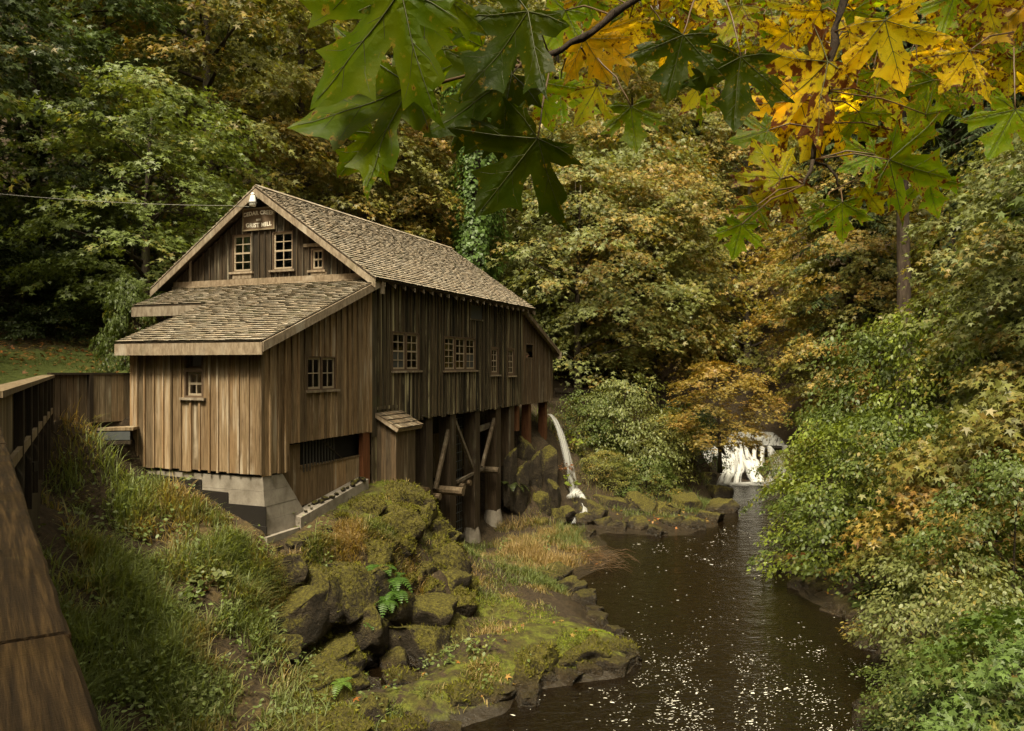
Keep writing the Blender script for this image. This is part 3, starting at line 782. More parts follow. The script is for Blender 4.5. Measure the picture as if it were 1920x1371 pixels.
boarded_wall(F_lf, 0.0, WL, 0.285, -2.55, lambda s: zlean(-PL) - 0.12, LF_OPEN, M_leanto, 0.055, seed=6)
LR_OPEN = [(-2.98, -1.74, -0.66, 0.20), (-3.66, 0.05, -3.0, -1.93)]
boarded_wall(F_lr, -PL, -0.02, 0.27, -2.58, lambda s: zlean(s) - 0.14, LR_OPEN, M_leanto, 0.06, seed=8)
m = MB(); m.box(ML + 0.1, ML2 - 0.09, 0.06, PW - 0.1, -1.49, -1.28); m.build('floor', M_dark, mill)
# hidden walls, floors and roof decks keep the inside dark
m = MB()
m.box(0.03, ML2 - 0.03, PW - 0.05, PW, -2.6, 2.3); m.build('back_wall', M_dark, mill)
m = MB(); m.box(ML + 0.02, ML + 0.07, 0.1, PW - 0.1, -1.8, 2.3); m.prism([(ML + 0.02, 0.05, 2.301), (ML + 0.02, PW - 0.05, 2.301), (ML + 0.02, PW - 0.05, 2.66), (ML + 0.02, PW / 2, 5.2), (ML + 0.02, 0.05, 2.66)], (0.05, 0, 0)); m.build('end_wall', M_mill, mill)
m = MB(); m.box(ML2 - 0.06, ML2 - 0.01, 0.04, PW - 0.1, -1.7, 0.6); m.build('end_wall', M_far, mill)
m = MB(); m.box(0.04, ML2 - 0.08, 0.06, PW - 0.08, -1.72, -1.5); m.build('floor', M_dark, mill)
m = MB(); m.box(-PL + 0.05, -0.05, 0.06, WL - 0.03, -1.9, -1.75); m.build('floor', M_dark, mill)
m = MB(); m.box(-PL + 0.06, -0.05, WL - 0.04, WL, -2.5, 0.4); m.prism([(-PL + 0.06, WL - 0.04, 0.4), (-0.05, WL - 0.04, 0.4), (-0.05, WL - 0.04, 2.2)], (0, 0.04, 0)); m.build('side_wall', M_leanto, mill)
m = MB(); m.box(0.01, 0.05, 0.02, PW - 0.02, -2.4, ZT + 0.12); m.build('front_wall', M_gable, mill)
# corner boards
for nm, mat, args in (('corner_board', M_leanto, (-PL - 0.055, -PL + 0.06, -0.062, -0.03, -2.56, 0.42)), ('corner_board', M_leanto, (-0.12, 0.02, -0.085, -0.05, -1.95, 2.1)),
                      ('corner_board', M_leanto, (-PL - 0.05, -PL - 0.02, WL - 0.1, WL + 0.03, -2.5, 0.36)), ('corner_board', M_mill, (0.035, 0.3, -0.075, -0.055, -2.1, 2.05)),
                      ('corner_board', M_far, (ML2 - 0.06, ML2 + 0.01, -0.065, -0.045, -1.76, 0.62)), ('corner_board', M_mill, (0.12, 0.34, -0.05, 0.02, -3.55, -1.8))):
    m = MB(); m.box(*args); m.build(nm, mat, mill)
# gable base trim
m = MB(); m.box(-0.085, -0.03, 0.1, PW - 0.15, ZT + 0.04, ZT + 0.19); m.build('trim_board', M_trim, mill)
m = MB(); m.box(-0.10, -0.04, 0.05, PW - 0.1, ZT - 0.02, ZT + 0.035); m.build('trim_board', M_trim, mill)
m = MB(); m.box(-0.075, -0.055, 6.5, 6.58, ZT + 0.19, 3.3); m.build('trim_board', M_trim, mill)

# roofs: decks, shingles, rake boards, fascias
def roof_plane(name, o, u, v, U, V, mat_deck, thick=0.06):
    """o: corner at the eave, u along the eave, v up the slope"""
    o, u, v = Vector(o), Vector(u).normalized(), Vector(v).normalized()
    n = u.cross(v)
    if n.z < 0: n = -n
    m = MB(); a = [o, o + u * U, o + u * U + v * V, o + v * V]
    m.prism(a, tuple(-n * thick)); r = m.build(name, mat_deck, mill)
    return r, o, u, v, n
def shingles(roof, o, u, v, n, U, V, course, width, limit, seed, umax=None, thick=0.026, mat=None):
    mat = mat or M_shingle
    """umax(vdist): length of the course at that height; the first courses (nearest to the eye) are single pieces"""
    rr = random.Random(seed); m_rest = MB(); cnt = 0; k = 0
    rows = int(V / course)
    course = V / rows
    for k in range(rows):
        y0 = k * course; y1 = y0 + course * 1.55
        if y1 > V: y1 = V
        s = -rr.random() * width
        Uk = U if umax is None else umax(y0)
        while s < Uk:
            w = width * rr.uniform(0.6, 1.35); a = max(s, -0.01); b = min(s + w - 0.006, Uk + 0.01)
            s += w
            if b - a < 0.03: continue
            dy = rr.uniform(-0.010, 0.010); lift = rr.uniform(0.0, 0.010); t = thick * rr.uniform(0.8, 1.5)
            def pt(x, y, z): return o + u * x + v * y + n * z
            hx = [pt(a, y0 + dy, lift + 0.018), pt(b, y0 + dy + rr.uniform(-0.008, 0.008), lift + 0.018), pt(b, y1, 0.001), pt(a, y1, 0.001),
                  pt(a, y0 + dy, lift + 0.018 + t), pt(b, y0 + dy, lift + 0.018 + t), pt(b, y1, 0.005), pt(a, y1, 0.005)]
            if cnt < limit:
                m = MB(); m.hexa(hx); m.m[2] = 1; m.build('shingle', [mat, M_butt], roof); cnt += 1
            else:
                m_rest.tone = rr.random() * 0.98 + 0.01; m_rest.hexa(hx); m_rest.m[-4] = 1
    if m_rest.v:
        tag(m_rest.build('shingle_courses', [M_shingle, M_butt], roof), kind='stuff')
RS = 0.40; OV = 0.47
sl = math.hypot(1, 0.70)
hw = PW / 2 + OV
ru, o_, u_, v_, n_ = roof_plane('roof', (-RS, -OV, zroof(-OV)), (1, 0, 0), (0, 1, 0.70), ML + 2 * RS, hw * sl, M_dark)
shingles(ru, o_, u_, v_, n_, ML + 2 * RS, hw * sl + 0.03, 0.15, 0.16, 0, 21)
rl, o_, u_, v_, n_ = roof_plane('roof', (-RS, PW + OV, zroof(PW + OV)), (1, 0, 0), (0, -1, 0.70), ML + 2 * RS, hw * sl, M_dark)
shingles(rl, o_, u_, v_, n_, ML + 2 * RS, hw * sl + 0.02, 0.2, 0.3, 0, 22)
m = MB(); rr = random.Random(5); x = -RS
while x < ML + RS:
    for sg in (-1, 1):
        m.tone = rr.random(); c = PW / 2
        m.prism([(x, c, 5.375), (x + 0.3, c, 5.37), (x + 0.3, c + sg * 0.13, 5.29), (x, c + sg * 0.13, 5.295)], (0, 0.0, 0.02))
    x += 0.24
tag(m.build('ridge_cap', M_shingle, ru), kind='stuff')
# lean-to roof: low part and the wider upper part
sll = math.hypot(1, SLR); PE, PU = 5.0, 1.875
Ulow, Uup = 4.1 + 0.34, 7.0 + 0.34
lr_, o_, u_, v_, n_ = roof_plane('lean_to_roof', (-PE, -0.34, zlean(-PE)), (0, 1, 0), (1, 0, SLR), Ulow, PE * sll - 0.02, M_dark)
m = MB()
shingles(lr_, o_, u_, v_, n_, Ulow, (PE) * sll - 0.06, 0.160, 0.17, 300, 23, umax=lambda y: Ulow if y < (PE - PU) * sll - 0.03 else Uup)
m.prism([(-PU, 4.11, zlean(-PU) - 0.002), (-0.02, 4.11, zlean(-0.02) - 0.002), (-0.02, 7.0, zlean(-0.02) - 0.002), (-PU, 7.0, zlean(-PU) - 0.002)], (0, 0, -0.06)); m.build('porch_roof', M_dark, mill)
# rake boards on the gable
for sg, y0 in ((1, -OV), (-1, PW + OV)):
    m = MB(); c = PW / 2
    a = Vector((-RS - 0.035, y0, zroof(y0) - 0.06)); b = Vector((-RS - 0.035, c, zroof(c) - 0.06))
    m.prism([a, b, b + Vector((0, 0, -0.21)), a + Vector((0, 0, -0.21))], (0.032, 0, 0)); m.build('rake_board', M_trim, mill)
    m = MB(); a = Vector((ML + RS + 0.005, y0, zroof(y0) - 0.06)); b = Vector((ML + RS + 0.005, c, zroof(c) - 0.06))
    m.prism([a, b, b + Vector((0, 0, -0.2)), a + Vector((0, 0, -0.2))], (0.03, 0, 0)); m.build('rake_board', M_trim, mill)
# rafter tails along the river eave
for k in range(22):
    p = 0.12 + k * (ML + 0.25 - 0.12) / 21
    m = MB(); z0 = zroof(-OV) - 0.07; z1 = zroof(-0.02) - 0.07
    m.prism([(p, -OV + 0.03, z0), (p, -0.02, z1), (p, -0.02, z1 - 0.13), (p, -OV + 0.03, z0 - 0.12)], (0.05, 0, 0)); m.build('rafter_tail', M_trim, mill)
# lean-to rake boards, fascias
m = MB(); a = Vector((-PE - 0.0, -0.375, zlean(-PE) - 0.02)); b = Vector((0.12, -0.375, zlean(0.12) - 0.02))
m.prism([a, b, b + Vector((0, 0, -0.22)), a + Vector((0, 0, -0.22))], (0, 0.034, 0)); m.build('rake_board', M_trim, mill)
m = MB(); m.box(0.0, 0.16, -0.42, -0.37, ZT - 0.42, ZT + 0.02); m.build('rake_end', M_trim, mill)
m = MB(); m.box(-PE - 0.04, -PE, -0.36, 4.1, zlean(-PE) - 0.31, zlean(-PE) - 0.03); m.build('fascia_board', M_trim, mill)
m = MB(); m.box(-PU - 0.04, -PU, 4.12, 7.0, zlean(-PU) - 0.31, zlean(-PU) - 0.03); m.build('fascia_board', M_trim, mill)
m = MB(); m.box(-PE + 0.02, -PE + 0.3, -0.3, 4.0, zlean(-PE) - 0.10, zlean(-PE) - 0.06); m.build('soffit', M_dark, mill)
# far lean-to roof
fsl = -0.37
m = MB(); z0 = 2.24; m.prism([(ML - 0.1, -0.3, z0), (ML2 + 0.45, -0.3, z0 + fsl * (ML2 + 0.45 - ML)), (ML2 + 0.45, PW, z0 + fsl * (ML2 + 0.45 - ML)), (ML - 0.1, PW, z0)], (0, 0, 0.09)); fr = m.build('far_roof', M_shingle, mill)
m = MB(); a = Vector((ML + 0.02, -0.335, z0 + 0.02)); b = Vector((ML2 + 0.45, -0.335, z0 + 0.02 + fsl * (ML2 + 0.45 - ML)))
m.prism([a, b, b + Vector((0, 0, -0.2)), a + Vector((0, 0, -0.2))], (0, 0.032, 0)); m.build('rake_board', M_far, mill)
m = MB(); m.box(ML2 + 0.46, ML2 + 0.5, -0.36, PW, b.z - 0.28, b.z + 0.02); m.build('fascia_board', M_trim, mill)
m = MB(); m.box(ML2 + 0.3, ML2 + 0.458, -0.35, -0.2, b.z - 0.34, b.z - 0.0); m.build('rake_end', M_trim, mill)

# windows
def window(fmap, s0, s1, z0, z1, cols, rows, double=True, sill=True, recess=0.0, casing=0.05, meeting=True, sash=M_sash, board_rows=(), open_top=False, skip_frame=False):
    m = MB()
    def bx(a, b, n0, n1, c, d): 
        m.hexa([fmap(a, n0, c), fmap(b, n0, c), fmap(b, n1, c), fmap(a, n1, c), fmap(a, n0, d), fmap(b, n0, d), fmap(b, n1, d), fmap(a, n1, d)])
    n0, n1 = -0.06 - recess, 0.045 - recess * 0.0
    bx(s0, s0 + casing, n0, n1, z0, z1); bx(s1 - casing, s1, n0, n1, z0, z1)
    bx(s0 + casing, s1 - casing, n0, n1, z1 - casing, z1); bx(s0 + casing, s1 - casing, n0, n1, z0, z0 + casing)
    w = m.build('window', M_frame, mill)
    if sill:
        m = MB(); bx(s0 - 0.09, s1 + 0.09, -0.02, 0.12, z0 - 0.06, z0 - 0.002); m.build('sill', M_trim if sash is M_sash else M_frame, w)
    a0, a1, b0, b1 = s0 + casing, s1 - casing, z0 + casing, z1 - casing
    m = MB(); t = 0.013
    for c in range(cols + 1):
        x = a0 + (a1 - a0) * c / cols; tt = t * (1.8 if c in (0, cols) else 1)
        x = min(max(x, a0 + tt), a1 - tt)
        bx(x - tt, x + tt, -0.035 - recess, 0.0 - recess, b0 + 0.001, b1 - 0.001)
    for r_ in range(rows + 1):
        z = b0 + (b1 - b0) * r_ / rows; tt = t * (2.0 if r_ in (0, rows) or (meeting and r_ * 2 == rows) else 1)
        z = min(max(z, b0 + tt), b1 - tt)
        bx(a0 + 0.002, a1 - 0.002, -0.032 - recess, 0.004 - recess, z - tt, z + tt)
    m.build('sash', sash, w)
    for c in range(cols):
        for r_ in range(rows):
            m = MB()
            x0_, x1_ = a0 + (a1 - a0) * c / cols + t, a0 + (a1 - a0) * (c + 1) / cols - t
            y0_, y1_ = b0 + (b1 - b0) * r_ / rows + t, b0 + (b1 - b0) * (r_ + 1) / rows - t
            tilt = random.uniform(-0.003, 0.003)
            m.add([fmap(x0_, -0.018 - recess + tilt, y0_), fmap(x1_, -0.018 - recess, y0_), fmap(x1_, -0.018 - recess - tilt, y1_), fmap(x0_, -0.018 - recess, y1_)], [(0, 1, 2, 3)])
            m.build('pane', M_board_dark if r_ in board_rows else M_glass, w)
    return w
window(F_gab, 4.16, 4.88, 2.84, 4.0, 2, 4, casing=0.03)
window(F_gab, 2.62, 3.36, 2.84, 4.0, 2, 4, casing=0.03)
window(F_gab, 1.52, 1.97, 2.77, 3.42, 2, 2, casing=0.05)
m = MB(); m.box(-0.10, -0.05, 1.35, 2.2, 3.47, 3.56); m.build('lintel', M_trim, mill)
for q0, q1 in ((4.14, 4.86), (1.4, 1.95)):
    m = MB(); m.box(-0.08, -0.055, q0, q1, ZT + 0.2, 2.775 if q0 > 3 else 2.7); m.build('apron_board', M_trim, mill)
window(F_long, 1.22, 2.08, -0.20, 1.0, 2, 4, casing=0.05, board_rows=(0, 1))
window(F_long, 2.08, 2.92, -0.20, 1.0, 2, 4, casing=0.05)
window(F_long, 4.72, 5.60, -0.22, 0.98, 2, 5, casing=0.05, meeting=False)
window(F_long, 5.60, 6.48, -0.22, 0.98, 2, 4, casing=0.05)
window(F_long, 6.48, 7.35, -0.22, 0.98, 2, 4, casing=0.05, board_rows=(0, 1))
window(F_long, 8.80, 9.62, -0.42, 0.70, 2, 4, casing=0.10)
window(F_long, 10.58, 11.37, -0.48, 0.69, 2, 4, casing=0.10)
window(F_lf, 1.66, 2.24, -0.80, -0.14, 2, 2, casing=0.045, recess=0.05)
window(F_lf, 1.66, 2.24, -0.14, 0.50, 1, 1, casing=0.045, recess=0.06, sill=False, sash=M_frame)
window(F_lr, -2.98, -2.36, -0.66, 0.20, 2, 2, casing=0.03, meeting=False)
window(F_lr, -2.36, -1.74, -0.66, 0.20, 2, 2, casing=0.03, meeting=False)
m = MB(); m.box(6.85, 8.0, -0.02, 0.01, 1.70, 2.2); m.build('shutter', M_board_dark, mill)
m = MB(); m.box(6.8, 8.05, -0.09, -0.0, 1.64, 1.70); m.build('shutter_sill', M_mill, mill)
m = MB()
for z in (0.27, 0.90): m.box(12.70, 13.78, -0.055, 0.02, z - 0.03, z + 0.03)
for p in (12.70, 13.74): m.box(p, p + 0.045, -0.055, 0.02, 0.30, 0.87)
m.build('window', M_far, mill)

# lean-to foundation
LEDGE = []
m = MB()
fz = [-2.62, -2.95, -3.3, -3.62, -3.95]
for i in range(4):
    z1, z0 = fz[i], fz[i + 1]
    def flare(z): return 0.95 * (-2.62 - z) / 1.33
    off = 0.004 * (i % 2)
    x0b, x0t = -PL + 0.03 - off, -PL + 0.03 - off
    e1, e0 = -3.9 + flare(z1), -3.9 + flare(z0)
    m.hexa([(x0b, -0.03 - off - flare(z0) * 0.12, z0 + 0.006), (e0, -0.03 - off - flare(z0) * 0.12, z0 + 0.006), (e0, 0.5, z0 + 0.006), (x0b, 0.5, z0 + 0.006),
            (x0t, -0.03 - off - flare(z1) * 0.12, z1), (e1, -0.03 - off - flare(z1) * 0.12, z1), (e1, 0.5, z1), (x0t, 0.5, z1)])
    m.box(x0b + 0.001, -PL + 0.35, 0.501, WL - 0.2, z0 + 0.006, z1)
m.build('foundation', M_conc, mill)
m = MB()
xt = -PL + 0.014
m.prism([(xt, -0.15, -4.02), (xt, -0.15, -3.28), (xt, 0.95, -3.28), (xt, 0.95, -3.02), (xt, 1.75, -3.0), (xt, 1.75, -2.76), (xt, 3.6, -2.70), (xt, 3.6, -4.02)], (-0.02, 0, 0))
m.prism([(xt - 0.02, -0.19, -4.1), (xt - 0.02, -0.19, -3.74), (xt - 0.02, 1.2, -3.66), (xt - 0.02, 1.2, -4.1)], (-0.03, 0, 0))
m.build('tar_coating', M_tar, mill)
m = MB(); m.box(-PL - 0.12, -2.6, -0.28, 0.0, -4.16, -3.955); m.prism([(-3.55, -0.30, -3.72), (-0.45, -0.26, -3.22), (-0.45, 0.07, -3.18), (-3.55, 0.07, -3.68)], (0, 0, -0.34)); m.box(-PL - 0.1, -PL + 0.5, -0.24, 0.2, -4.75, -4.16); m.build('footing', M_conc, mill)
rs_ = random.Random(15)
for k in range(16):                                     # loose stones lying on the ledge
    p_ = rs_.uniform(-3.3, -0.6); w_ = MW(p_, -0.12 + rs_.uniform(-.13, .08), -3.70 + (p_ + 3.55) * 0.161 + 0.03); s_ = rs_.uniform(0.03, 0.10)
    LEDGE.append((w_, s_))
# recessed boarding under the lean-to with a slatted opening
sw = empty('under_wall', (0, 0, 0)); sw.parent = mill
bounds = [-3.78, -3.05, -2.35, -1.6, -1.0, -0.36]
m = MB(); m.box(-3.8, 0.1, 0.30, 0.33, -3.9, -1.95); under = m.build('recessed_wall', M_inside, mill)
bpy.data.objects.remove(sw)
for i in range(5):
    a, b = bounds[i], bounds[i + 1]
    top = -1.99 if i == 0 else (-2.62 if i > 0 else -2.2)
    if i == 1: top = -2.55
    m = MB(); m.box(a + 0.006, b - 0.006, 0.10 + 0.008 * (i % 2), 0.135, -3.62 + 0.06 * i, top + 0.012 * i); m.build('board', M_leanto, under)
m = MB(); m.box(-3.05, -0.36, 0.085, 0.098, -2.62, -2.56); m.build('ledge', M_leanto, under)
for i in range(11):
    p = -2.95 + i * 0.13; L_ = 0.62 if i > 2 else 0.75
    m = MB(); m.beam((p, 0.07, -1.97), (p + 0.01, 0.07, -1.97 - L_), 0.022, 0.022, up=(1, 0, 0)); m.build('bar', M_rebar, under)
m = MB(); m.beam((-2.2, 0.05, -1.98), (-1.3, 0.05, -2.55), 0.03, 0.03); m.build('brace', M_dark, under)
m = MB(); m.box(-0.36, -0.02, -0.03, 0.12, -3.6, -1.93); m.build('red_post', M_red, mill)

# small hatch house on the river wall
HB0, HB1, HW = 0.34, 1.5, 0.68
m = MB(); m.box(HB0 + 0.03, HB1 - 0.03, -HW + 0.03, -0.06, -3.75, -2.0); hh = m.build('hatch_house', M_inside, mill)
q = -HW
for k in range(4):
    a, b = -HW + k * HW / 4 * 0.98, -HW + (k + 1) * HW / 4 * 0.98
    zt = lambda q: -1.42 + 0.56 * q
    m = MB(); m.hexa([(HB0, a + 0.004, -3.7), (HB0 + 0.026, a + 0.004, -3.7), (HB0 + 0.026, b - 0.004, -3.66), (HB0, b - 0.004, -3.66), (HB0, a + 0.004, zt(a)), (HB0 + 0.026, a + 0.004, zt(a)), (HB0 + 0.026, b - 0.004, zt(b)), (HB0, b - 0.004, zt(b))]); m.build('board', M_far, hh)
for k in range(5):
    a, b = HB0 + 0.027 + k * (HB1 - HB0 - 0.03) / 5, HB0 + 0.027 + (k + 1) * (HB1 - HB0 - 0.03) / 5
    m = MB(); m.box(a + 0.003, b - 0.003, -HW, -HW + 0.026, -3.68 + 0.03 * k, zt(-HW) - 0.01); m.build('board', M_far, hh)
hr, o_, u_, v_, n_ = roof_plane('hatch_roof', (HB0 - 0.14, -HW - 0.16, -1.42 + 0.56 * (-HW - 0.16) + 0.03), (1, 0, 0), (0, 1, 0.56), HB1 - HB0 + 0.32, (HW + 0.12) * math.hypot(1, 0.56), M_trim, 0.10)
shingles(hr, o_, u_, v_, n_, HB1 - HB0 + 0.32, (HW + 0.12) * math.hypot(1, 0.56), 0.22, 0.17, 60, 31, mat=M_hatch)
m = MB()
for k in range(9): m.box(HB0 - 0.1 + k * 0.14, HB0 + 0.02 + k * 0.14, -0.075, -0.058, -1.33, -1.24 + 0.01 * (k % 2))
m.build('flashing', M_mill, mill)

# posts and framing under the mill
def post(p, w, z0, z1, mat, q0=0.02, nm='post'):
    m = MB(); j = 0.01
    m.box(p - w / 2, p + w / 2, q0, q0 + w, z0, z1); return m.build(nm, mat, mill)
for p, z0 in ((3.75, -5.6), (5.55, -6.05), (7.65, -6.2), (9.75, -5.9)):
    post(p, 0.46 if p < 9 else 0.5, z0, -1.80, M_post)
for p, z0, z1, r0 in ((5.55, -6.7, -6.04, 0.36), (7.65, -6.8, -6.19, 0.36), (9.75, -6.7, -5.89, 0.42)):
    m = MB(); m.tube([(p, 0.26, z0 - 0.4), (p, 0.26, z0), (p, 0.26, (z0 + z1) / 2), (p, 0.26, z1)], [r0 * 1.05, r0, r0 * 0.92, r0 * 0.72], 10); m.build('pier_footing', M_conc, mill)
post(11.25, 0.5, -4.3, -1.80, M_post)
for p, z0, q in ((12.15, -2.9, 0.1), (12.75, -2.6, 0.4), (13.65, -3.9, 0.1), (15.9, -3.7, 0.1)):
    post(p, 0.34, z0, -1.80, M_red, q, 'red_post')
post(12.9, 0.3, -2.9, -1.8, M_red, 0.9, 'red_post'); post(14.8, 0.3, -3.6, -1.8, M_red, 2.4, 'red_post')
for a, b in (((4.35, 0.12, -4.25), (5.6, 0.12, -1.9)), ((5.75, 0.12, -1.9), (7.5, 0.12, -4.0)), ((8.3, 0.12, -4.0), (9.75, 0.12, -1.9))):
    m = MB(); m.beam(a, b, 0.12, 0.11, up=(0, 1, 0)); m.build('brace', M_brace, mill)
m = MB(); m.beam((5.9, 0.1, -4.25), (8.4, 0.1, -4.05), 0.1, 0.1); m.build('ledger', M_brace, mill)
m = MB(); m.beam((8.2, 0.3, -2.55), (9.6, 0.3, -2.45), 0.1, 0.22); m.build('ledger', M_brace, mill)
for p, z, r_, ex in ((2.75, -4.05, 0.14, -0.45), (4.3, -4.5, 0.12, -0.1), (4.75, -4.35, 0.15, -0.75), (6.25, -4.45, 0.12, -0.1), (6.9, -4.4, 0.11, -0.05), (9.0, -4.2, 0.13, -0.3), (1.75, -3.95, 0.12, -0.15)):
    m = MB(); m.tube([(p, ex, z), (p + 0.02, 1.6, z + 0.02)], r_, 10); m.build('log_joist', M_log, mill)
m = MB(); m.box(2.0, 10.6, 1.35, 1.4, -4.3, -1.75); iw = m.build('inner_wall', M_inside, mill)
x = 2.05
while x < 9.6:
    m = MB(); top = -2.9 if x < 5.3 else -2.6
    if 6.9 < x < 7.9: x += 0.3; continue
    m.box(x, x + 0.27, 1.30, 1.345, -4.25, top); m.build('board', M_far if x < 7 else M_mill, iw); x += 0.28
# steel cage grid around the wheel pit
m = MB()
for k in range(14): m.beam((5.95, 0.5, -6.2 + k * 0.32), (7.3, 0.5, -6.2 + k * 0.32 + 0.02), 0.022, 0.022)
for k in range(9): m.beam((5.98 + k * 0.16, 0.52, -6.4), (5.98 + k * 0.16, 0.52, -2.0), 0.014, 0.014, up=(1, 0, 0))
m.build('steel_grid', M_metal, mill)
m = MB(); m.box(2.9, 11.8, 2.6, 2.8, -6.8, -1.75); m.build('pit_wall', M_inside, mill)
m = MB()
for k in range(10):
    m.tube([(1.3 + 0.1 * (k % 3) + k * 1.2 % 9, -0.085, -1.70 + 0.04 * (k % 2)), (1.3 + 0.1 * (k % 3) + k * 1.2 % 9, -0.05, -1.70)], 0.02, 6)
m.build('bolt', M_rebar, mill)

# sign, lamp, cable
sg = empty('mill_sign', MW(-0.075, 3.84, 4.42), MR, 'brown painted board sign with white lettering high on the gable', 'sign')
m = MB(); m.box(-0.02, 0.02, -0.56, 0.56, -0.31, 0.31); m.build('board', M_signb, sg)
m = MB()
m.box(-0.04, 0.0, -0.60, 0.60, 0.31, 0.345); m.box(-0.04, 0.0, -0.60, 0.60, -0.345, -0.31); m.box(-0.04, 0.0, -0.60, -0.56, -0.309, 0.309); m.box(-0.04, 0.0, 0.56, 0.60, -0.309, 0.309); m.build('frame', M_signf, sg)
def lettering(txt, size, cx, cz, arc=0.0, bold=0.0):
    cu = bpy.data.curves.new('lettering', 'FONT'); cu.body = txt; cu.size = size; cu.align_x = 'CENTER'; cu.extrude = 0.004; cu.offset = bold; cu.space_character = 1.12
    to = bpy.data.objects.new('t', cu); COL.objects.link(to)
    dg = bpy.context.evaluated_depsgraph_get(); me = bpy.data.meshes.new_from_object(to.evaluated_get(dg))
    bpy.data.objects.remove(to)
    for v in me.vertices:
        x, y, z = v.co
        v.co = (-0.024 - z, -(x + cx), y + cz - arc * x * x)
    me.materials.clear(); me.materials.append(M_letter)
    return link('lettering', me, sg)
lettering('CEDAR CREEK', 0.165, 0, 0.13, 0.12, 0.007); lettering('1876', 0.085, 0, -0.06, 0.0, 0.002); lettering('GRIST MILL', 0.175, 0, -0.25, -0.12, 0.005)
lp = empty('gable_lamp', tuple(at(474, 377, 22.95)), MR, 'white outdoor lamp under the gable peak above the sign', 'lamp')
m = MB(); m.tube([(0, 0, 0.16), (0, 0, 0.08), (0, 0, 0.0), (0, 0, -0.06)], [0.06, 0.085, 0.10, 0.13], 14); m.build('housing', M_white, lp, True)
m = MB(); m.tube([(0, 0, -0.062), (0, 0, -0.16)], [0.115, 0.09], 14); m.build('lens', M_lens, lp, True)
m = MB(); m.tube([(0, 0, 0.1), (0.12, 0, 0.17), (0.24, 0, 0.12)], 0.022, 8); m.build('arm', M_white, lp, True)
m = MB(); m.tube([(0, 0, 0.16), (0, 0, 0.23), (0, 0, 0.25)], [0.05, 0.055, 0.02], 10); m.build('photocell', M_white, lp, True)
ca = at(-60, 358, 21.5); cbp = at(436, 386, 23.25); 
pts = []
for k in range(25):
    t = k / 24; v = ca.lerp(cbp, t); v.z -= 0.16 * 4 * t * (1 - t) * 0.6; pts.append(v)
m = MB(); m.tube(pts + [at(468, 388, 22.98)], 0.0075, 5); tag(m.build('power_cable', M_cable), 'thin pale cable strung from the left to the gable rake', 'cable')

# person looking out of the far opening
ps = empty('person', MW(13.52, 0.27, -1.27), MR, 'person in a pale shirt looking out of the dark opening beside the spout', 'person')
def skin_body(name, verts, edges, radii, mat, parent, sub=1):
    me = bpy.data.meshes.new(name); me.from_pydata(verts, edges, [])
    o = link(name, me, parent)
    md = o.modifiers.new('skin', 'SKIN'); sl_ = me.skin_vertices[0].data
    for i, r in enumerate(radii): sl_[i].radius = (r, r)
    sl_[0].use_root = True
    o.modifiers.new('sub', 'SUBSURF').levels = sub; o.modifiers['sub'].render_levels = sub
    dg = bpy.context.evaluated_depsgraph_get(); m2 = bpy.data.meshes.new_from_object(o.evaluated_get(dg))
    o.modifiers.clear(); o.data = m2
    m2.materials.clear()
    for q in (mat if isinstance(mat, list) else [mat]): m2.materials.append(q)
    m2.polygons.foreach_set('use_smooth', [True] * len(m2.polygons))
    return o
bv = [(0, 0, 0.92), (0, 0, 1.1), (0, 0, 1.3), (0, 0, 1.42), (0, -0.02, 1.5), (0, -0.04, 1.58), (0, -0.05, 1.68), (0, -0.04, 1.76),
      (0.18, 0, 1.38), (0.24, 0.02, 1.12), (0.23, -0.06, 0.88), (-0.18, 0, 1.38), (-0.24, 0.02, 1.12), (-0.23, -0.06, 0.88), (0.1, 0, 0.86), (0.1, 0, 0.47), (0.1, 0.0, 0.06), (0.1, -0.13, 0.03), (-0.1, 0, 0.86), (-0.1, 0, 0.47), (-0.1, 0.0, 0.06), (-0.1, -0.13, 0.03)]
be = [(0, 1), (1, 2), (2, 3), (3, 4), (4, 5), (5, 6), (6, 7), (3, 8), (8, 9), (9, 10), (3, 11), (11, 12), (12, 13), (0, 14), (14, 15), (15, 16), (16, 17), (0, 18), (18, 19), (19, 20), (20, 21)]
brd = [0.15, 0.14, 0.16, 0.12, 0.06, 0.085, 0.105, 0.075, 0.065, 0.045, 0.035, 0.065, 0.045, 0.035, 0.085, 0.06, 0.045, 0.04, 0.085, 0.06, 0.045, 0.04]
body = skin_body('body', bv, be, brd, [M_skin, M_shirt, M_trous], ps)
for pl in body.data.polygons:
    z = pl.center.z; y = pl.center.y
    pl.material_index = 0 if z > 1.47 or (abs(pl.center.x) > 0.19 and z < 0.98) else (1 if z > 0.93 else 2)
m = MB(); rings = []
for i in range(6):
    a = i / 5 * PI * 0.55
    rings.append(((0, -0.025, 1.69 + 0.125 * math.cos(a)), 0.12 * math.sin(a) + 0.004))
m.tube([r[0] for r in rings], [r[1] for r in rings], 14); m.build('hair', M_hair, ps, True)
m = MB(); m.tube([(0, -0.14, 1.69), (0, -0.175, 1.655), (0, -0.15, 1.64)], [0.012, 0.018, 0.01], 6); m.build('nose', M_skin, ps, True)
for s_ in (-1, 1):
    m = MB(); m.tube([(s_ * 0.10, -0.03, 1.71), (s_ * 0.118, -0.02, 1.68), (s_ * 0.10, -0.03, 1.64)], [0.012, 0.022, 0.012], 6); m.build('ear', M_skin, ps, True)

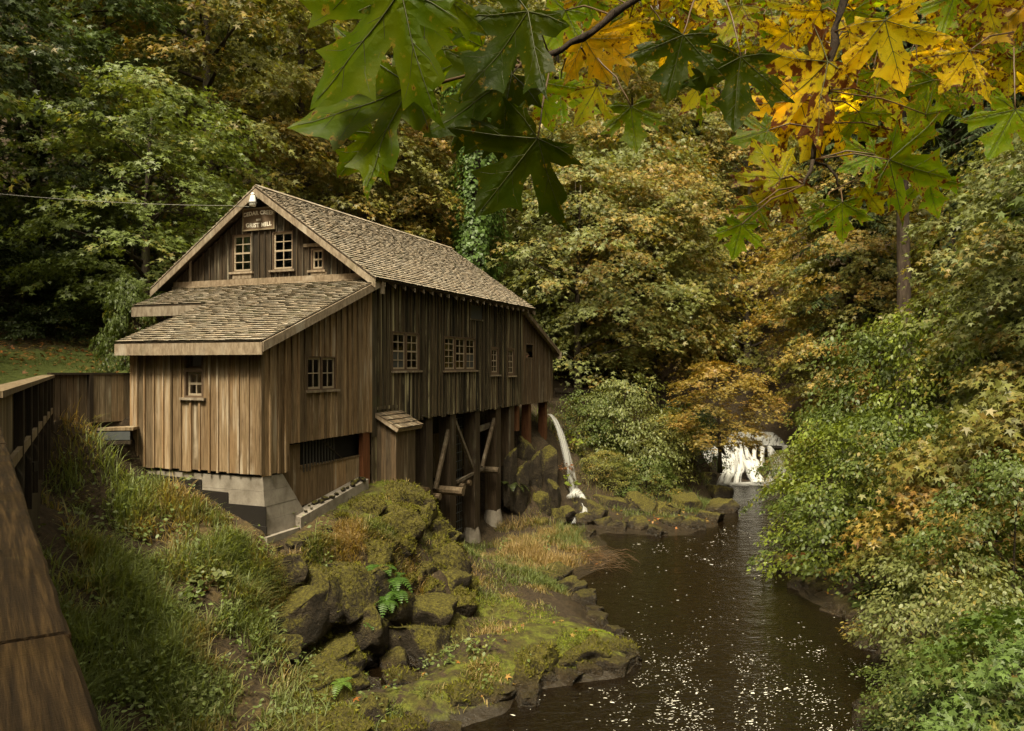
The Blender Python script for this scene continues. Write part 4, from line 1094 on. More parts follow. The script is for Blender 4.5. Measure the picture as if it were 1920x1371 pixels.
# ------------------------------------------------------------------ rocks
def rock_mesh(seed, sub=4):
    import bmesh
    rr = random.Random(seed); bm = bmesh.new()
    bmesh.ops.create_icosphere(bm, subdivisions=sub, radius=1.0)
    planes = []
    rot = Matrix.Rotation(rr.uniform(0, 3), 3, 'Z') @ Matrix.Rotation(rr.uniform(-0.3, 0.3), 3, 'X')
    for k in range(6):                                  # a broken block: six rough faces and chipped corners
        v = Vector(((1, 0, 0), (-1, 0, 0), (0, 1, 0), (0, -1, 0), (0, 0, 1), (0, 0, -1))[k])
        v = (rot @ v + Vector((rr.gauss(0, 1), rr.gauss(0, 1), rr.gauss(0, 1))) * 0.16).normalized(); planes.append((v, rr.uniform(0.48, 0.68)))
    for k in range(12):
        v = Vector((rr.gauss(0, 1), rr.gauss(0, 1), rr.gauss(0, 1))).normalized(); planes.append((v, rr.uniform(0.62, 0.85)))
    off = Vector((rr.random() * 50, rr.random() * 50, rr.random() * 50))
    for v in bm.verts:
        for n_, d_ in planes:
            k = v.co.dot(n_) - d_
            if k > 0: v.co -= n_ * k * 0.97
        nz = mnoise.fractal(v.co * 1.7 + off, 1.0, 2.0, 5) * 0.13 - abs(mnoise.noise(v.co * 2.6 + off)) * 0.13 + mnoise.fractal(v.co * 7 + off, 1.0, 2.0, 3) * 0.045
        v.co *= 1.12 + nz
    me = bpy.data.meshes.new('rock'); bm.to_mesh(me); bm.free()
    me.materials.append(M_rock); me.polygons.foreach_set('use_smooth', [True] * len(me.polygons))
    return me
ROCKS = [rock_mesh(100 + i) for i in range(9)]
def rock(x, y, z, sx, sy, sz, moss=0.5, rz=None):
    o = link('rock', random.choice(ROCKS), ground)
    o.location = (x, y, z); o.scale = (sx, sy, sz)
    o.rotation_euler = (random.uniform(-0.35, 0.35), random.uniform(-0.35, 0.35), random.uniform(0, 6.28) if rz is None else rz)
    o.color = (1, 1, 1, moss)
    return o
# shore and cliff rocks seen in the photo: px, py, distance, size, moss
for px, py, dd, sz, ms in [(610, 1180, 17.0, 0.62, 0.55), (655, 1230, 16.6, 0.5, 0.5), (590, 1250, 15.6, 0.55, 0.5), (560, 1150, 16.9, 0.55, 0.3), (790, 1180, 18.3, 0.62, 0.45), (745, 1200, 17.7, 0.4, 0.3),
                           (850, 1165, 19.0, 0.45, 0.4), (620, 1290, 15.2, 0.5, 0.75), (530, 1320, 14.4, 0.42, 0.5), (760, 1240, 16.6, 0.35, 0.5), (820, 1060, 20.9, 0.55, 0.6), (800, 1110, 20.1, 0.5, 0.5),
                           (770, 1070, 20.2, 0.55, 0.5), (840, 1090, 20.6, 0.45, 0.35), (700, 1160, 18.0, 0.5, 0.3), (650, 1100, 18.0, 0.6, 0.5), (600, 1105, 17.6, 0.6, 0.45), (700, 1090, 18.6, 0.55, 0.5), (745, 1140, 18.7, 0.5, 0.4), (800, 1150, 19.0, 0.5, 0.4), (670, 1150, 17.9, 0.55, 0.35), (540, 1075, 17.3, 0.35, 0.3),
                           (515, 1035, 17.6, 0.15, 0.15), (545, 1022, 17.9, 0.15, 0.2), (575, 1008, 18.3, 0.14, 0.2), (530, 1052, 17.5, 0.2, 0.6), (600, 996, 18.8, 0.13, 0.4), (640, 972, 19.5, 0.14, 0.5), (560, 1020, 17.9, 0.12, 0.1), (617, 990, 18.9, 0.12, 0.2), (590, 1004, 18.5, 0.11, 0.1),
                           (730, 990, 20.2, 0.5, 0.85), (780, 970, 21.6, 0.5, 0.9), (700, 1030, 19.3, 0.55, 0.7), (810, 990, 22.0, 0.45, 0.8), (760, 940, 21.6, 0.45, 0.95), (690, 950, 20.4, 0.4, 0.9),
                           (990, 1315, 15.9, 0.26, 0.0), (975, 1285, 16.4, 0.35, 0.7), (920, 1290, 16.0, 0.42, 0.9), (960, 1265, 16.7, 0.38, 0.9), (1010, 1255, 17.0, 0.4, 0.6), (1060, 1250, 17.3, 0.42, 0.75), (1110, 1245, 17.6, 0.42, 0.55),
                           (1150, 1252, 17.5, 0.3, 0.2), (1178, 1240, 17.9, 0.25, 0.1), (870, 1300, 15.6, 0.4, 0.85), (1150, 1205, 18.4, 0.42, 0.85), (1090, 1215, 18.0, 0.5, 0.9), (1000, 1225, 17.3, 0.5, 0.9),
                           (760, 1345, 14.3, 0.35, 0.9), (830, 1345, 14.4, 0.3, 0.6), (640, 1350, 13.9, 0.4, 0.7), (700, 1330, 14.6, 0.3, 0.3), (560, 1365, 13.4, 0.4, 0.6), (1120, 1160, 20.8, 0.25, 0.0), (1112, 1145, 21.4, 0.22, 0.0), (1098, 1120, 22.8, 0.24, 0.1), (1062, 1098, 23.6, 0.3, 0.1), (1128, 1172, 20.2, 0.2, 0.0), (1150, 1183, 19.6, 0.22, 0.1), (1168, 1205, 18.9, 0.2, 0.1), (1095, 1130, 22.3, 0.3, 0.0), (1085, 1108, 23.4, 0.28, 0.0), (1040, 1075, 25.0, 0.4, 0.1), (1030, 1090, 24.3, 0.35, 0.2),
                           (1100, 1010, 31.2, 0.4, 0.0), (1130, 985, 33.0, 0.5, 0.1), (1160, 995, 32.2, 0.4, 0.0), (1195, 990, 32.6, 0.45, 0.1), (1230, 1000, 31.6, 0.35, 0.0), (1260, 985, 33.2, 0.55, 0.5), (1300, 990, 32.8, 0.5, 0.3), (1330, 975, 34.5, 0.55, 0.4), (1250, 960, 35.2, 0.6, 0.7), (1290, 950, 36.2, 0.6, 0.8), (1200, 955, 35.6, 0.6, 0.3), (1150, 950, 36.0, 0.6, 0.2), (1110, 960, 34.8, 0.6, 0.15), (1345, 955, 36.5, 0.55, 0.3), (1080, 945, 35.4, 0.45, 0.0), (1095, 975, 33.6, 0.4, 0.0), (1060, 965, 34.0, 0.35, 0.1),
                           (1350, 925, 40.0, 0.7, 0.2), (1318, 900, 42.5, 0.6, 0.4), (1150, 915, 38.5, 0.8, 0.1), (1230, 920, 38.8, 0.8, 0.2),
                           (1480, 1065, 26.6, 0.5, 0.2), (1510, 1105, 23.9, 0.45, 0.1), (1540, 1120, 23.2, 0.5, 0.2), (1580, 1150, 21.8, 0.5, 0.1), (1610, 1165, 21.0, 0.45, 0.0), (1640, 1215, 19.2, 0.45, 0.3), (1655, 1160, 20.4, 0.5, 0.0), (1660, 1260, 17.8, 0.4, 0.0), (1680, 1285, 16.6, 0.38, 0.0), (1640, 1330, 15.4, 0.3, 0.1), (1625, 1362, 14.8, 0.32, 0.0), (1690, 1330, 15.2, 0.35, 0.4), (1600, 1185, 20.0, 0.2, 0.0),
                           (1012, 985, 31.6, 0.35, 0.5), (1045, 965, 33.2, 0.4, 0.4)]:
    v = at(px, py, dd); k = random.uniform(0.85, 1.2)
    g_ = gz(v.x, v.y); sz *= 1.45
    flat = 0.55 if (ms > 0.45 and g_ < 1.1 and dd < 19) else 0.95
    zz = min(v.z, g_ + sz * 0.3) - sz * 0.25 * (1 if flat < 0.9 else 0.4)
    rock(v.x, v.y, zz, sz * random.uniform(0.9, 1.4), sz * random.uniform(0.8, 1.15), sz * flat * random.uniform(0.8, 1.1), ms)
for px, py, dd, sx, sy, sz, ms in [(972, 920, 32.2, 0.55, 0.5, 1.5, 0.3), (1000, 905, 33.2, 0.6, 0.5, 1.7, 0.25), (1026, 890, 34.6, 0.6, 0.5, 1.6, 0.35), (1038, 930, 34.2, 0.45, 0.4, 0.9, 0.4), (985, 860, 33.8, 0.5, 0.5, 1.2, 0.3), (1010, 950, 32.6, 0.6, 0.4, 0.8, 0.6), (955, 900, 31.8, 0.35, 0.4, 1.6, 0.2)]:
    v = at(px, py, dd); o = rock(v.x, v.y, v.z, sx, sy, sz, ms); o.rotation_euler = (random.uniform(-.1, .1), random.uniform(-.1, .1), random.uniform(0, 6.28))
for w_, s_ in LEDGE: rock(w_[0], w_[1], w_[2], s_ * 1.4, s_, s_ * 0.8, 0.2)
cnt = 0; tries = 0
while cnt < 45 and tries < 4000:
    tries += 1
    x, y = random.uniform(-7, 4), random.uniform(13, 24)
    i = int(np.clip(np.searchsorted(AX, x), 1, len(AX) - 1)); j = int(np.clip(np.searchsorted(AY, y), 1, len(AY) - 1))
    lx, ly = x - MO.x, y - MO.y; p_ = CA * lx + SA * ly; q_ = -SA * lx + CA * ly
    if q_ > -0.9 and p_ > -PL - 0.5: continue
    if SL[j, i] < 0.85 or H[j, i] < 0.15: continue
    s = random.uniform(0.15, 0.5)
    rock(x, y, H[j, i] - s * 0.1, s * random.uniform(0.9, 1.5), s, s * random.uniform(0.7, 1.1), random.uniform(0.2, 0.85)); cnt += 1

# ------------------------------------------------------------------ plants: scattered leaf geometry
def norm(a): return a / np.maximum(np.linalg.norm(a, axis=-1, keepdims=True), 1e-9)
T_MAPLE = np.array([(0, 0), (.42, -.10), (.28, .12), (.74, .48), (.20, .36), (0, 1.02), (-.20, .36), (-.74, .48), (-.28, .12), (-.42, -.10)])
T_OVAL = np.array([(0, 0), (.24, .22), (.26, .55), (0, 1.0), (-.26, .55), (-.24, .22)])
T_IVY = np.array([(0, 0), (.5, .05), (.42, .5), (0, .95), (-.42, .5), (-.5, .05)])
T_FIR = np.array([(-.02, 0), (.03, .12), (.20, .20), (.04, .24), (.22, .38), (.04, .42), (.18, .58), (.03, .62), (.11, .78), (0, 1), (-.11, .78), (-.03, .62), (-.18, .58), (-.04, .42), (-.22, .38), (-.04, .24), (-.20, .20), (-.03, .12)])
def leaf_cloud(name, C, A, N, size, T, mat, tone, lump, droop=0.25):
    """C centres, A axis directions, N normals; one flat lobed leaf each"""
    A = norm(A); S_ = norm(np.cross(A, N)); N = np.cross(S_, A)
    k = len(T); sz = size[:, None, None]
    r2 = (T ** 2).sum(1)
    V = C[:, None, :] + sz * (T[None, :, 0, None] * S_[:, None, :] + T[None, :, 1, None] * A[:, None, :] - droop * r2[None, :, None] * N[:, None, :] * 0.5)
    n = len(C)
    return np_mesh(name, V.reshape(-1, 3), np.arange(n * k), np.arange(n) * k, np.full(n, k), mat, {'tone': ('FACE', tone), 'lump': ('FACE', lump)})
def rdir(n, rg): return norm(rg.normal(size=(n, 3)))
def maple_crown(seed, R, Hh, lumps, sprays, per, leaf, z0=1.5, T=T_MAPLE, spray_r=1.15, mat=M_leaf, shell=(0.55, 1.0), widest=0.42, name='crown'):
    rg = np.random.default_rng(seed)
    Cs, As, Ns, Sz, To, Lu, LC = [], [], [], [], [], [], []
    for i in range(lumps):
        h = (i + rg.random()) / lumps
        prof = math.sqrt(max(0.02, 1 - ((h - widest) / (1 - widest if h > widest else widest * 1.25)) ** 2))
        th = i * 2.39996 + rg.uniform(-0.5, 0.5)
        rr_ = R * prof * rg.uniform(*shell)
        c = np.array([math.cos(th) * rr_, math.sin(th) * rr_, z0 + h * Hh]); LC.append(c)
        lr_ = R * rg.uniform(0.26, 0.42); lt = rg.random()
        for s in range(sprays):
            dv_ = norm(rg.normal(size=3)); dv_[2] = abs(dv_[2]) * 0.8 - 0.25
            outw = norm(np.array([math.cos(th), math.sin(th), 0]) * 0.9 + dv_ * np.array([1, 1, 0.3]) )
            sc = c + dv_ * lr_ * rg.uniform(0.6, 1.0) + outw * 0.2 * lr_
            outw = norm(outw + np.array([0, 0, rg.uniform(-0.45, 0.15)])); side = norm(np.cross(outw, [0, 0, 1])); side = norm(side + np.array([0, 0, rg.uniform(-0.25, 0.25)])); sr = spray_r * rg.uniform(0.6, 1.25)
            a = rg.uniform(-0.35, 1, per) * sr; b = rg.normal(size=per) * 0.42 * sr * (1 - 0.35 * np.abs(a) / sr)
            pos = sc + a[:, None] * (outw + np.array([0, 0, -0.12])) + b[:, None] * side
            pos[:, 2] += -0.22 * (a / sr) ** 2 * sr - 0.18 * (b / sr) ** 2 * sr + rg.normal(size=per) * 0.13 * sr
            axd = outw * rg.uniform(0.2, 1.0, (per, 1)) + side * np.sign(b)[:, None] * rg.uniform(0, 0.9, (per, 1)) + np.array([0, 0, -0.45]) + rg.normal(size=(per, 3)) * 0.3
            nd = np.array([0, 0, 1.0]) + outw * 0.45 + rg.normal(size=(per, 3)) * 0.42
            Cs.append(pos); As.append(axd); Ns.append(nd); Sz.append(leaf * rg.uniform(0.45, 1.25, per)); To.append(rg.random(per))
            Lu.append(np.full(per, np.clip(0.55 * lt + 0.45 * rg.random(), 0, 1)))
    me = leaf_cloud(name, np.concatenate(Cs), np.concatenate(As), np.concatenate(Ns), np.concatenate(Sz), T, mat, np.concatenate(To), np.concatenate(Lu))
    return me, LC
def trunk_mesh(seed, Hh, r0, LC, mat, lean=0.3, limbs=14, z0=-1.0):
    rr = random.Random(seed); m = MB()
    ax_ = [Vector((lean * math.sin(t * 2.1 + seed) * t, lean * math.cos(t * 1.7 + seed) * t, z0 + t * (Hh - z0))) for t in [i / 7 for i in range(8)]]
    m.tube(ax_, [r0 * (1.25 if i == 0 else 1) * (1 - 0.85 * i / 7) for i in range(8)], 9)
    idxs = list(range(len(LC))); rr.shuffle(idxs)
    for i in idxs[:limbs]:
        c = Vector(LC[i]); zt = max(0.5, min(c.z - 0.35 * math.hypot(c.x, c.y), Hh * 0.85)); t = (zt - z0) / (Hh - z0); k = min(6, int(t * 7))
        b = ax_[k].lerp(ax_[k + 1], t * 7 - k); rb = r0 * (1 - 0.85 * t) * 0.55
        mid = b.lerp(c, 0.5) + Vector((rr.uniform(-.3, .3), rr.uniform(-.3, .3), rr.uniform(0.0, 0.5)))
        m.tube([b, mid, c], [rb, rb * 0.6, rb * 0.2], 5)
    return m.mesh('trunk', mat, True)
KIND = {}
def mk(key, seed, R, Hh, lumps, sprays, per, leaf, r0=0.28, **kw):
    c, LC = maple_crown(seed, R, Hh, lumps, sprays, per, leaf, **kw)
    KIND[key] = (c, trunk_mesh(seed, kw.get('z0', 1.5) + Hh * 0.92, r0, LC, M_bark, 0.3 if R > 3 else 0.12, 16))
mk('broad', 1, 5.2, 12, 38, 14, 34, 0.235)
mk('round', 2, 5.6, 14, 42, 14, 32, 0.24)
mk('tall', 3, 5.4, 20, 54, 14, 30, 0.25, r0=0.36)
mk('small', 4, 3.4, 8, 28, 12, 30, 0.20, r0=0.16, spray_r=0.9)
mk('shrub', 5, 2.4, 4.6, 26, 10, 44, 0.125, r0=0.06, z0=-0.3, T=T_OVAL, spray_r=0.62, shell=(0.3, 1.0), widest=0.35)
mk('bush', 6, 1.7, 2.4, 22, 10, 48, 0.095, r0=0.05, z0=-0.4, T=T_OVAL, spray_r=0.5, shell=(0.2, 1.0), widest=0.3)
mk('thicket', 8, 2.1, 3.6, 22, 10, 38, 0.155, r0=0.06, z0=-0.3, T=T_MAPLE, spray_r=0.65, shell=(0.25, 1.0), widest=0.35)
def conifer(key, seed, Hh, R, boughs, bare=0.25):
    rg = np.random.default_rng(seed); Cs, As, Ns, Sz, To, Lu = [], [], [], [], [], []
    m = MB(); m.tube([(0.05 * math.sin(i), 0.05 * math.cos(i * 1.3), -1 + (Hh + 1) * i / 10) for i in range(11)], [0.36 * (1 - 0.9 * i / 10) + 0.02 for i in range(11)], 10)
    for i in range(boughs):
        h = bare + (1 - bare) * ((i + rg.random()) / boughs) ** 0.9
        L = R * (1 - h) ** 0.7 * rg.uniform(0.75, 1.15) * (1.25 - 0.25 * (h - bare)) + 0.3; th = i * 2.39996 + rg.uniform(-.4, .4)
        o = np.array([math.cos(th), math.sin(th), 0]); sd_ = np.array([-o[1], o[0], 0])
        b0 = np.array([0, 0, h * Hh]); n = int(14 + L * 17); t = np.sort(rg.uniform(0.12, 1, n))
        dz = 0.12 * t - 0.42 * t ** 2
        pos = b0 + o * (t * L)[:, None] + np.array([0, 0, 1.0]) * (dz * L)[:, None]
        sg_ = np.where(rg.random(n) < 0.5, -1, 1)
        axd = o * 0.55 + sd_ * (sg_ * 0.9)[:, None] + np.array([0, 0, -0.55]) + rg.normal(size=(n, 3)) * 0.2
        nd = np.array([0, 0, 1.0]) + o * 0.3 + rg.normal(size=(n, 3)) * 0.25
        Cs.append(pos); As.append(axd); Ns.append(nd); Sz.append((0.26 + 0.34 * (1 - t)) * rg.uniform(0.7, 1.2, n) * min(1.15, 0.4 + L * 0.3)); To.append(rg.random(n)); Lu.append(np.full(n, rg.random()))
        tp = [tuple(b0 + o * (tt * L) + np.array([0, 0, (0.12 * tt - 0.42 * tt * tt) * L])) for tt in (0, 0.5, 1)]
        m.tube(tp, [0.035, 0.025, 0.008], 4)
    me = leaf_cloud('crown', np.concatenate(Cs), np.concatenate(As), np.concatenate(Ns), np.concatenate(Sz), T_FIR, M_fir, np.concatenate(To), np.concatenate(Lu), 0.5)
    KIND[key] = (me, m.mesh('trunk', M_barkf, True))
conifer('fir', 11, 26, 4.0, 150, 0.22)
conifer('tall_fir', 14, 28, 3.8, 120, 0.47)
conifer('cedar', 12, 22, 3.4, 190, 0.05)
def ivy(key, seed, Hh, R):
    rg = np.random.default_rng(seed); n = 13000
    h = rg.random(n); th = rg.uniform(0, 2 * PI, n)
    bumps = 0.35 + 1.1 * vnoise(th * 1.2 + 3, h * Hh * 0.55, 3)
    r_ = R * bumps * (1 - 0.45 * h) * rg.uniform(0.8, 1.05, n)
    o = np.stack([np.cos(th), np.sin(th), np.zeros(n)], 1); pos = o * r_[:, None]; pos[:, 2] = h * Hh
    axd = np.array([0, 0, -0.9]) + o * 0.35 + rg.normal(size=(n, 3)) * 0.3; nd = o + np.array([0, 0, 0.7]) + rg.normal(size=(n, 3)) * 0.3
    me = leaf_cloud('crown', pos, axd, nd, 0.165 * rg.uniform(0.5, 1.3, n), T_IVY, M_leaf, rg.random(n), vnoise(th * 1.2 + 9, h * Hh * 0.6, 8) * 0.6)
    m = MB(); m.tube([(0, 0, -1), (0.1, 0, Hh * 0.5), (0, 0.1, Hh * 1.05)], [0.4, 0.3, 0.12], 9)
    KIND[key] = (me, m.mesh('trunk', M_bark, True))
ivy('ivy', 13, 15, 1.9)

TREE_N = {'broad': 'maple_tree', 'round': 'maple_tree', 'tall': 'maple_tree', 'small': 'maple_tree', 'shrub': 'shrub', 'bush': 'shrub', 'thicket': 'shrub', 'fir': 'fir_tree', 'tall_fir': 'fir_tree', 'cedar': 'cedar_tree', 'ivy': 'ivy_covered_tree'}
def plant(kind, px, d, scale, color, autumn, label, group=None, sz=None, z=None, cat=None, rz=None, sink=0.0):
    x = (px - 960) / F_PX * d; zz = gz(x, d) - sink if z is None else z
    t = empty(TREE_N[kind], (x, d, zz), random.uniform(0, 6.28) if rz is None else rz, label, cat or ('shrub' if kind in ('shrub', 'bush', 'thicket') else 'tree'), group)
    t.scale = (scale, scale, scale * (sz or 1))
    c = link('crown', KIND[kind][0], t); c.color = color + (autumn,)
    tr = link('trunk' if kind not in ('shrub', 'bush', 'thicket') else 'stem', KIND[kind][1], t)
    return t
G_DK, G_MID, G_PALE, G_OLV, G_LIME = (0.042, 0.062, 0.014), (0.095, 0.128, 0.026), (0.165, 0.185, 0.06), (0.155, 0.160, 0.034), (0.17, 0.21, 0.024)
# left hillside
plant('tall', 70, 35, 1.0, (0.10, 0.145, 0.04), 0.0, 'tall green tree filling the upper left corner', sz=0.95)
plant('tall', 395, 37, 1.0, G_OLV, 0.48, 'tall orange and green maple rising behind the left side of the gable', sz=0.95)
plant('broad', 275, 29.5, 0.82, (0.14, 0.18, 0.045), 0.08, 'pale green maple standing left of the gable, crossed by the cable', sz=0.85)
plant('round', -90, 29, 0.9, G_DK, 0.05, 'dark green tree cut by the left edge of the view')
plant('tall', 560, 43, 1.0, G_OLV, 0.3, 'tall tree right behind the gable peak, its top hidden by big leaves')
plant('round', 200, 40, 1.1, G_MID, 0.2, 'green maple up the slope between the two tall left trees', sz=1.3)
# behind the mill
plant('broad', 690, 43, 0.95, G_OLV, 0.40, 'golden green maple behind the middle of the mill roof')
plant('small', 790, 45.5, 1.1, G_OLV, 0.55, 'small orange maple peeping over the mill ridge')
plant('ivy', 890, 42.5, 1.1, (0.085, 0.145, 0.026), 0.1, 'bright ivy covered trunk behind the far end of the roof')
plant('cedar', 805, 52, 1.15, G_DK, 0.0, 'dark cedar behind the ivy covered trunk')
plant('fir', 740, 56, 1.2, (0.02, 0.03, 0.01), 0.0, 'nearly black fir behind the orange maple over the ridge')
plant('round', 1085, 46, 1.0, G_PALE, 0.38, 'big drooping maple to the right of the mill with pale orange tips', sz=0.9)
plant('broad', 1165, 49, 0.95, G_OLV, 0.32, 'maple at the dark gap in the middle of the wood')
plant('broad', 1000, 50, 1.0, G_PALE, 0.42, 'pale maple above the far roof corner of the mill', sz=1.2)
plant('tall', 1180, 62, 1.05, G_OLV, 0.45, 'tall brownish maple high on the slope in the centre')
plant('tall', 1300, 66, 1.1, G_OLV, 0.5, 'tall golden brown maple high on the slope right of the centre')
plant('tall', 1400, 62, 1.0, G_OLV, 0.62, 'tall gold maple behind the cascade')
plant('round', 1225, 49, 0.92, G_OLV, 0.55, 'broad gold maple on the left side of the cascade', z=5.0)
plant('round', 1640, 45.5, 0.92, G_OLV, 0.5, 'broad gold maple on the right side of the cascade', z=4.5)
plant('broad', 1605, 43, 0.85, G_OLV, 0.6, 'olive and gold maple just left of the bare fir trunk', z=2.6)
plant('small', 1350, 39.0, 0.70, (0.15, 0.12, 0.025), 0.72, 'small bright orange maple hanging low in front of the cascade', z=2.0, sz=0.75)
# right bank
plant('tall_fir', 1693, 34, 1.0, G_DK, 0.0, 'fir with a bare grey trunk on the right bank', sz=1.1)
plant('fir', 1600, 45, 1.1, G_DK, 0.0, 'dark fir deep in the wood left of the bare fir trunk')
plant('tall_fir', 1790, 36, 0.95, G_DK, 0.0, 'fir with a dark trunk right of the bare fir trunk')
plant('cedar', 1890, 29, 1.0, (0.04, 0.06, 0.02), 0.0, 'drooping cedar at the right edge behind the pale maple')
plant('round', 1965, 25.5, 0.72, G_PALE, 0.35, 'pale olive maple with layered boughs at the right edge', sz=0.95, z=4.0)
plant('broad', 2060, 21, 0.7, G_PALE, 0.32, 'maple cut by the right edge of the view', z=4.0)
plant('broad', 1640, 50, 1.1, G_OLV, 0.5, 'gold maple behind the fir trunks on the right')
SH = [('shrub', 1660, 28.5, 1.35, G_MID, 0.08, 'green shrub just below the bare fir trunk', 1.2),
      ('shrub', 1770, 26, 1.2, G_LIME, 0.15, 'lime green shrub to the right of the bare fir trunk', 1.35),
      ('shrub', 1585, 25.2, 1.10, G_LIME, 0.16, 'large lime green bush overhanging the creek on the right bank', 1.0),
      ('shrub', 1680, 22.8, 1.15, G_MID, 0.14, 'dense green bush in the middle of the right bank', 0.95),
      ('shrub', 1560, 30.5, 0.95, G_MID, 0.22, 'green bush at the water beside the cascade', 1.1),
      ('thicket', 1810, 20.5, 1.0, G_OLV, 0.55, 'bush with orange and red leaf tips on the right bank', 1.1),
      ('thicket', 1920, 19, 1.15, G_OLV, 0.5, 'rusty leaved bush at the right edge', 1.2),
      ('bush', 1790, 15.6, 1.05, G_PALE, 0.30, 'pale olive weeping bush above the stony right shore', 1.0),
      ('shrub', 1900, 15.5, 0.75, G_MID, 0.12, 'dark green bush behind the pale weeping bush', 1.1),
      ('bush', 1885, 12.5, 0.9, G_PALE, 0.25, 'yellow green bush between the weeping bush and the right edge', 1.0),
      ('bush', 1760, 13.2, 0.7, G_MID, 0.2, 'low green bush by the grey shore stones', 0.8),
      ('thicket', 1925, 9.0, 0.62, (0.115, 0.175, 0.04), 0.12, 'bright green broad leaved bush in the lower right corner', 1.0),
      ('bush', 1840, 10.5, 0.8, G_DK, 0.15, 'dark low bush beneath the bright corner bush', 0.8),
      ('shrub', 1475, 44.5, 0.6, G_OLV, 0.45, 'olive bush growing on the lip of the cascade', 0.8),
      # mid bank
      ('bush', 1165, 40.5, 1.5, G_PALE, 0.2, 'pale green bush on the bank right of the spout', 1.25),
      ('bush', 1105, 40.5, 1.1, G_MID, 0.3, 'small bush on the bank just behind the spout', 1.1),
      ('bush', 1240, 41, 1.35, G_OLV, 0.3, 'olive bush on the middle bank', 1.0),
      ('bush', 1290, 43.5, 1.3, G_DK, 0.25, 'dark bush between the middle bank and the cascade', 1.0),
      ('bush', 1130, 38, 0.9, G_OLV, 0.4, 'low bush with fallen leaves beneath the pale green bush', 0.8),
      ('bush', 1210, 38.5, 0.95, G_MID, 0.25, 'low green bush above the wet rocks', 0.8),
      # left undergrowth
      ('shrub', 40, 29, 1.0, G_DK, 0.05, 'dark undergrowth bush at the left edge behind the lawn', 0.7),
      ('shrub', 150, 31, 1.0, G_DK, 0.06, 'dark undergrowth bush behind the lawn', 0.7),
      ('bush', 100, 28, 0.9, G_DK, 0.1, 'low dark bush at the back of the leafy path', 0.7),
      ('shrub', 250, 33, 1.1, G_DK, 0.05, 'dark undergrowth bush left of the porch roof', 0.9),
      ('thicket', 236, 24.0, 0.34, G_MID, 0.1, 'green sapling touching the porch roof corner', 2.6)]
for k, px, d, sc, c, a, lab, sz in SH: plant(k, px, d, sc, c, a, lab, 'shrubs along the creek', sz, sink=0.1)
# filler trees up the slopes
rr = random.Random(77); placed = []
tries = 0
while len(placed) < 58 and tries < 3000:
    tries += 1
    d = rr.uniform(50, 105); px = rr.uniform(-350, 2280); x = (px - 960) / F_PX * d
    if d < 62 and 1380 < px < 1520: continue
    if any((x - a) ** 2 + (d - b) ** 2 < 30 for a, b in placed): continue
    placed.append((x, d)); kind = rr.choice(['tall', 'round', 'broad', 'tall', 'fir', 'cedar'])
    con = kind in ('fir', 'cedar')
    colr = G_DK if con else rr.choice([G_MID, G_OLV, G_PALE, G_OLV]); au = 0 if con else rr.uniform(0.0, 0.45)
    hue = {G_DK: 'dark', G_MID: 'green', G_PALE: 'pale green', G_OLV: 'olive'}[colr] + (' turning golden' if au > 0.25 else '')
    where = 'beyond the left edge' if px < 0 else 'beyond the right edge' if px > 1920 else next(w for q, w in ((230, 'above the lawn'), (460, 'left of the gable peak'), (680, 'behind the gable peak'), (880, 'above the middle of the mill roof'), (1060, 'above the far end of the mill roof'), (1250, 'above the bank right of the spout'), (1500, 'above the cascade'), (1720, 'behind the bare fir trunk'), (1921, 'in the upper right corner')) if px < q)
    lab = hue + (' conifer ' if con else ' maple ') + ('high' if d > 80 else 'halfway' if d > 64 else 'low') + ' up the slope ' + where
    plant(kind, px, d, rr.uniform(0.9, 1.3), colr, au, lab, 'conifers up the slope' if con else 'maples up the slope')
for px, d, k, lab in [(-300, 30, 'tall', 'maple outside the left edge'), (-500, 22, 'round', 'maple left of the lawn'), (2300, 24, 'tall', 'maple outside the right edge'), (2700, 16, 'round', 'maple on the right bank by the bridge')]:
    plant(k, px, d, 1.0, G_MID, 0.2, lab)
for k_, (x_, y_) in enumerate([(-26, -14), (-18, -26), (-7, -32), (5, -30), (16, -27), (25, -16), (30, -4), (-32, 0), (-12, -42), (10, -44), (-28, 8), (-35, 15), (-25, -5), (-42, 4)]):  # unseen maples, added so the panes mirror foliage instead of bright sky
    t_ = plant('tall' if k_ % 2 else 'round', 960, 10, 1.75, G_MID, 0.2, 'unseen maple added around the bridge to darken window reflections', 'unseen maples added for reflections', z=0)
    t_.location = (x_, y_, gz(x_, y_))
# dark fence beyond the bank
df = empty('retaining_fence', at(1040, 752, 46.0), 0, 'dark plank fence half hidden under the trees beyond the mill', 'fence')
for k in range(18):
    m = MB(); m.box(k * 0.42, k * 0.42 + 0.39, 0.0, 0.05, -0.6, 0.75 + random.uniform(-0.05, 0.05)); m.build('board', M_dark, df)
m = MB(); m.box(0, 7.5, -0.06, 0.0, 0.5, 0.62); m.build('rail', M_dark, df)

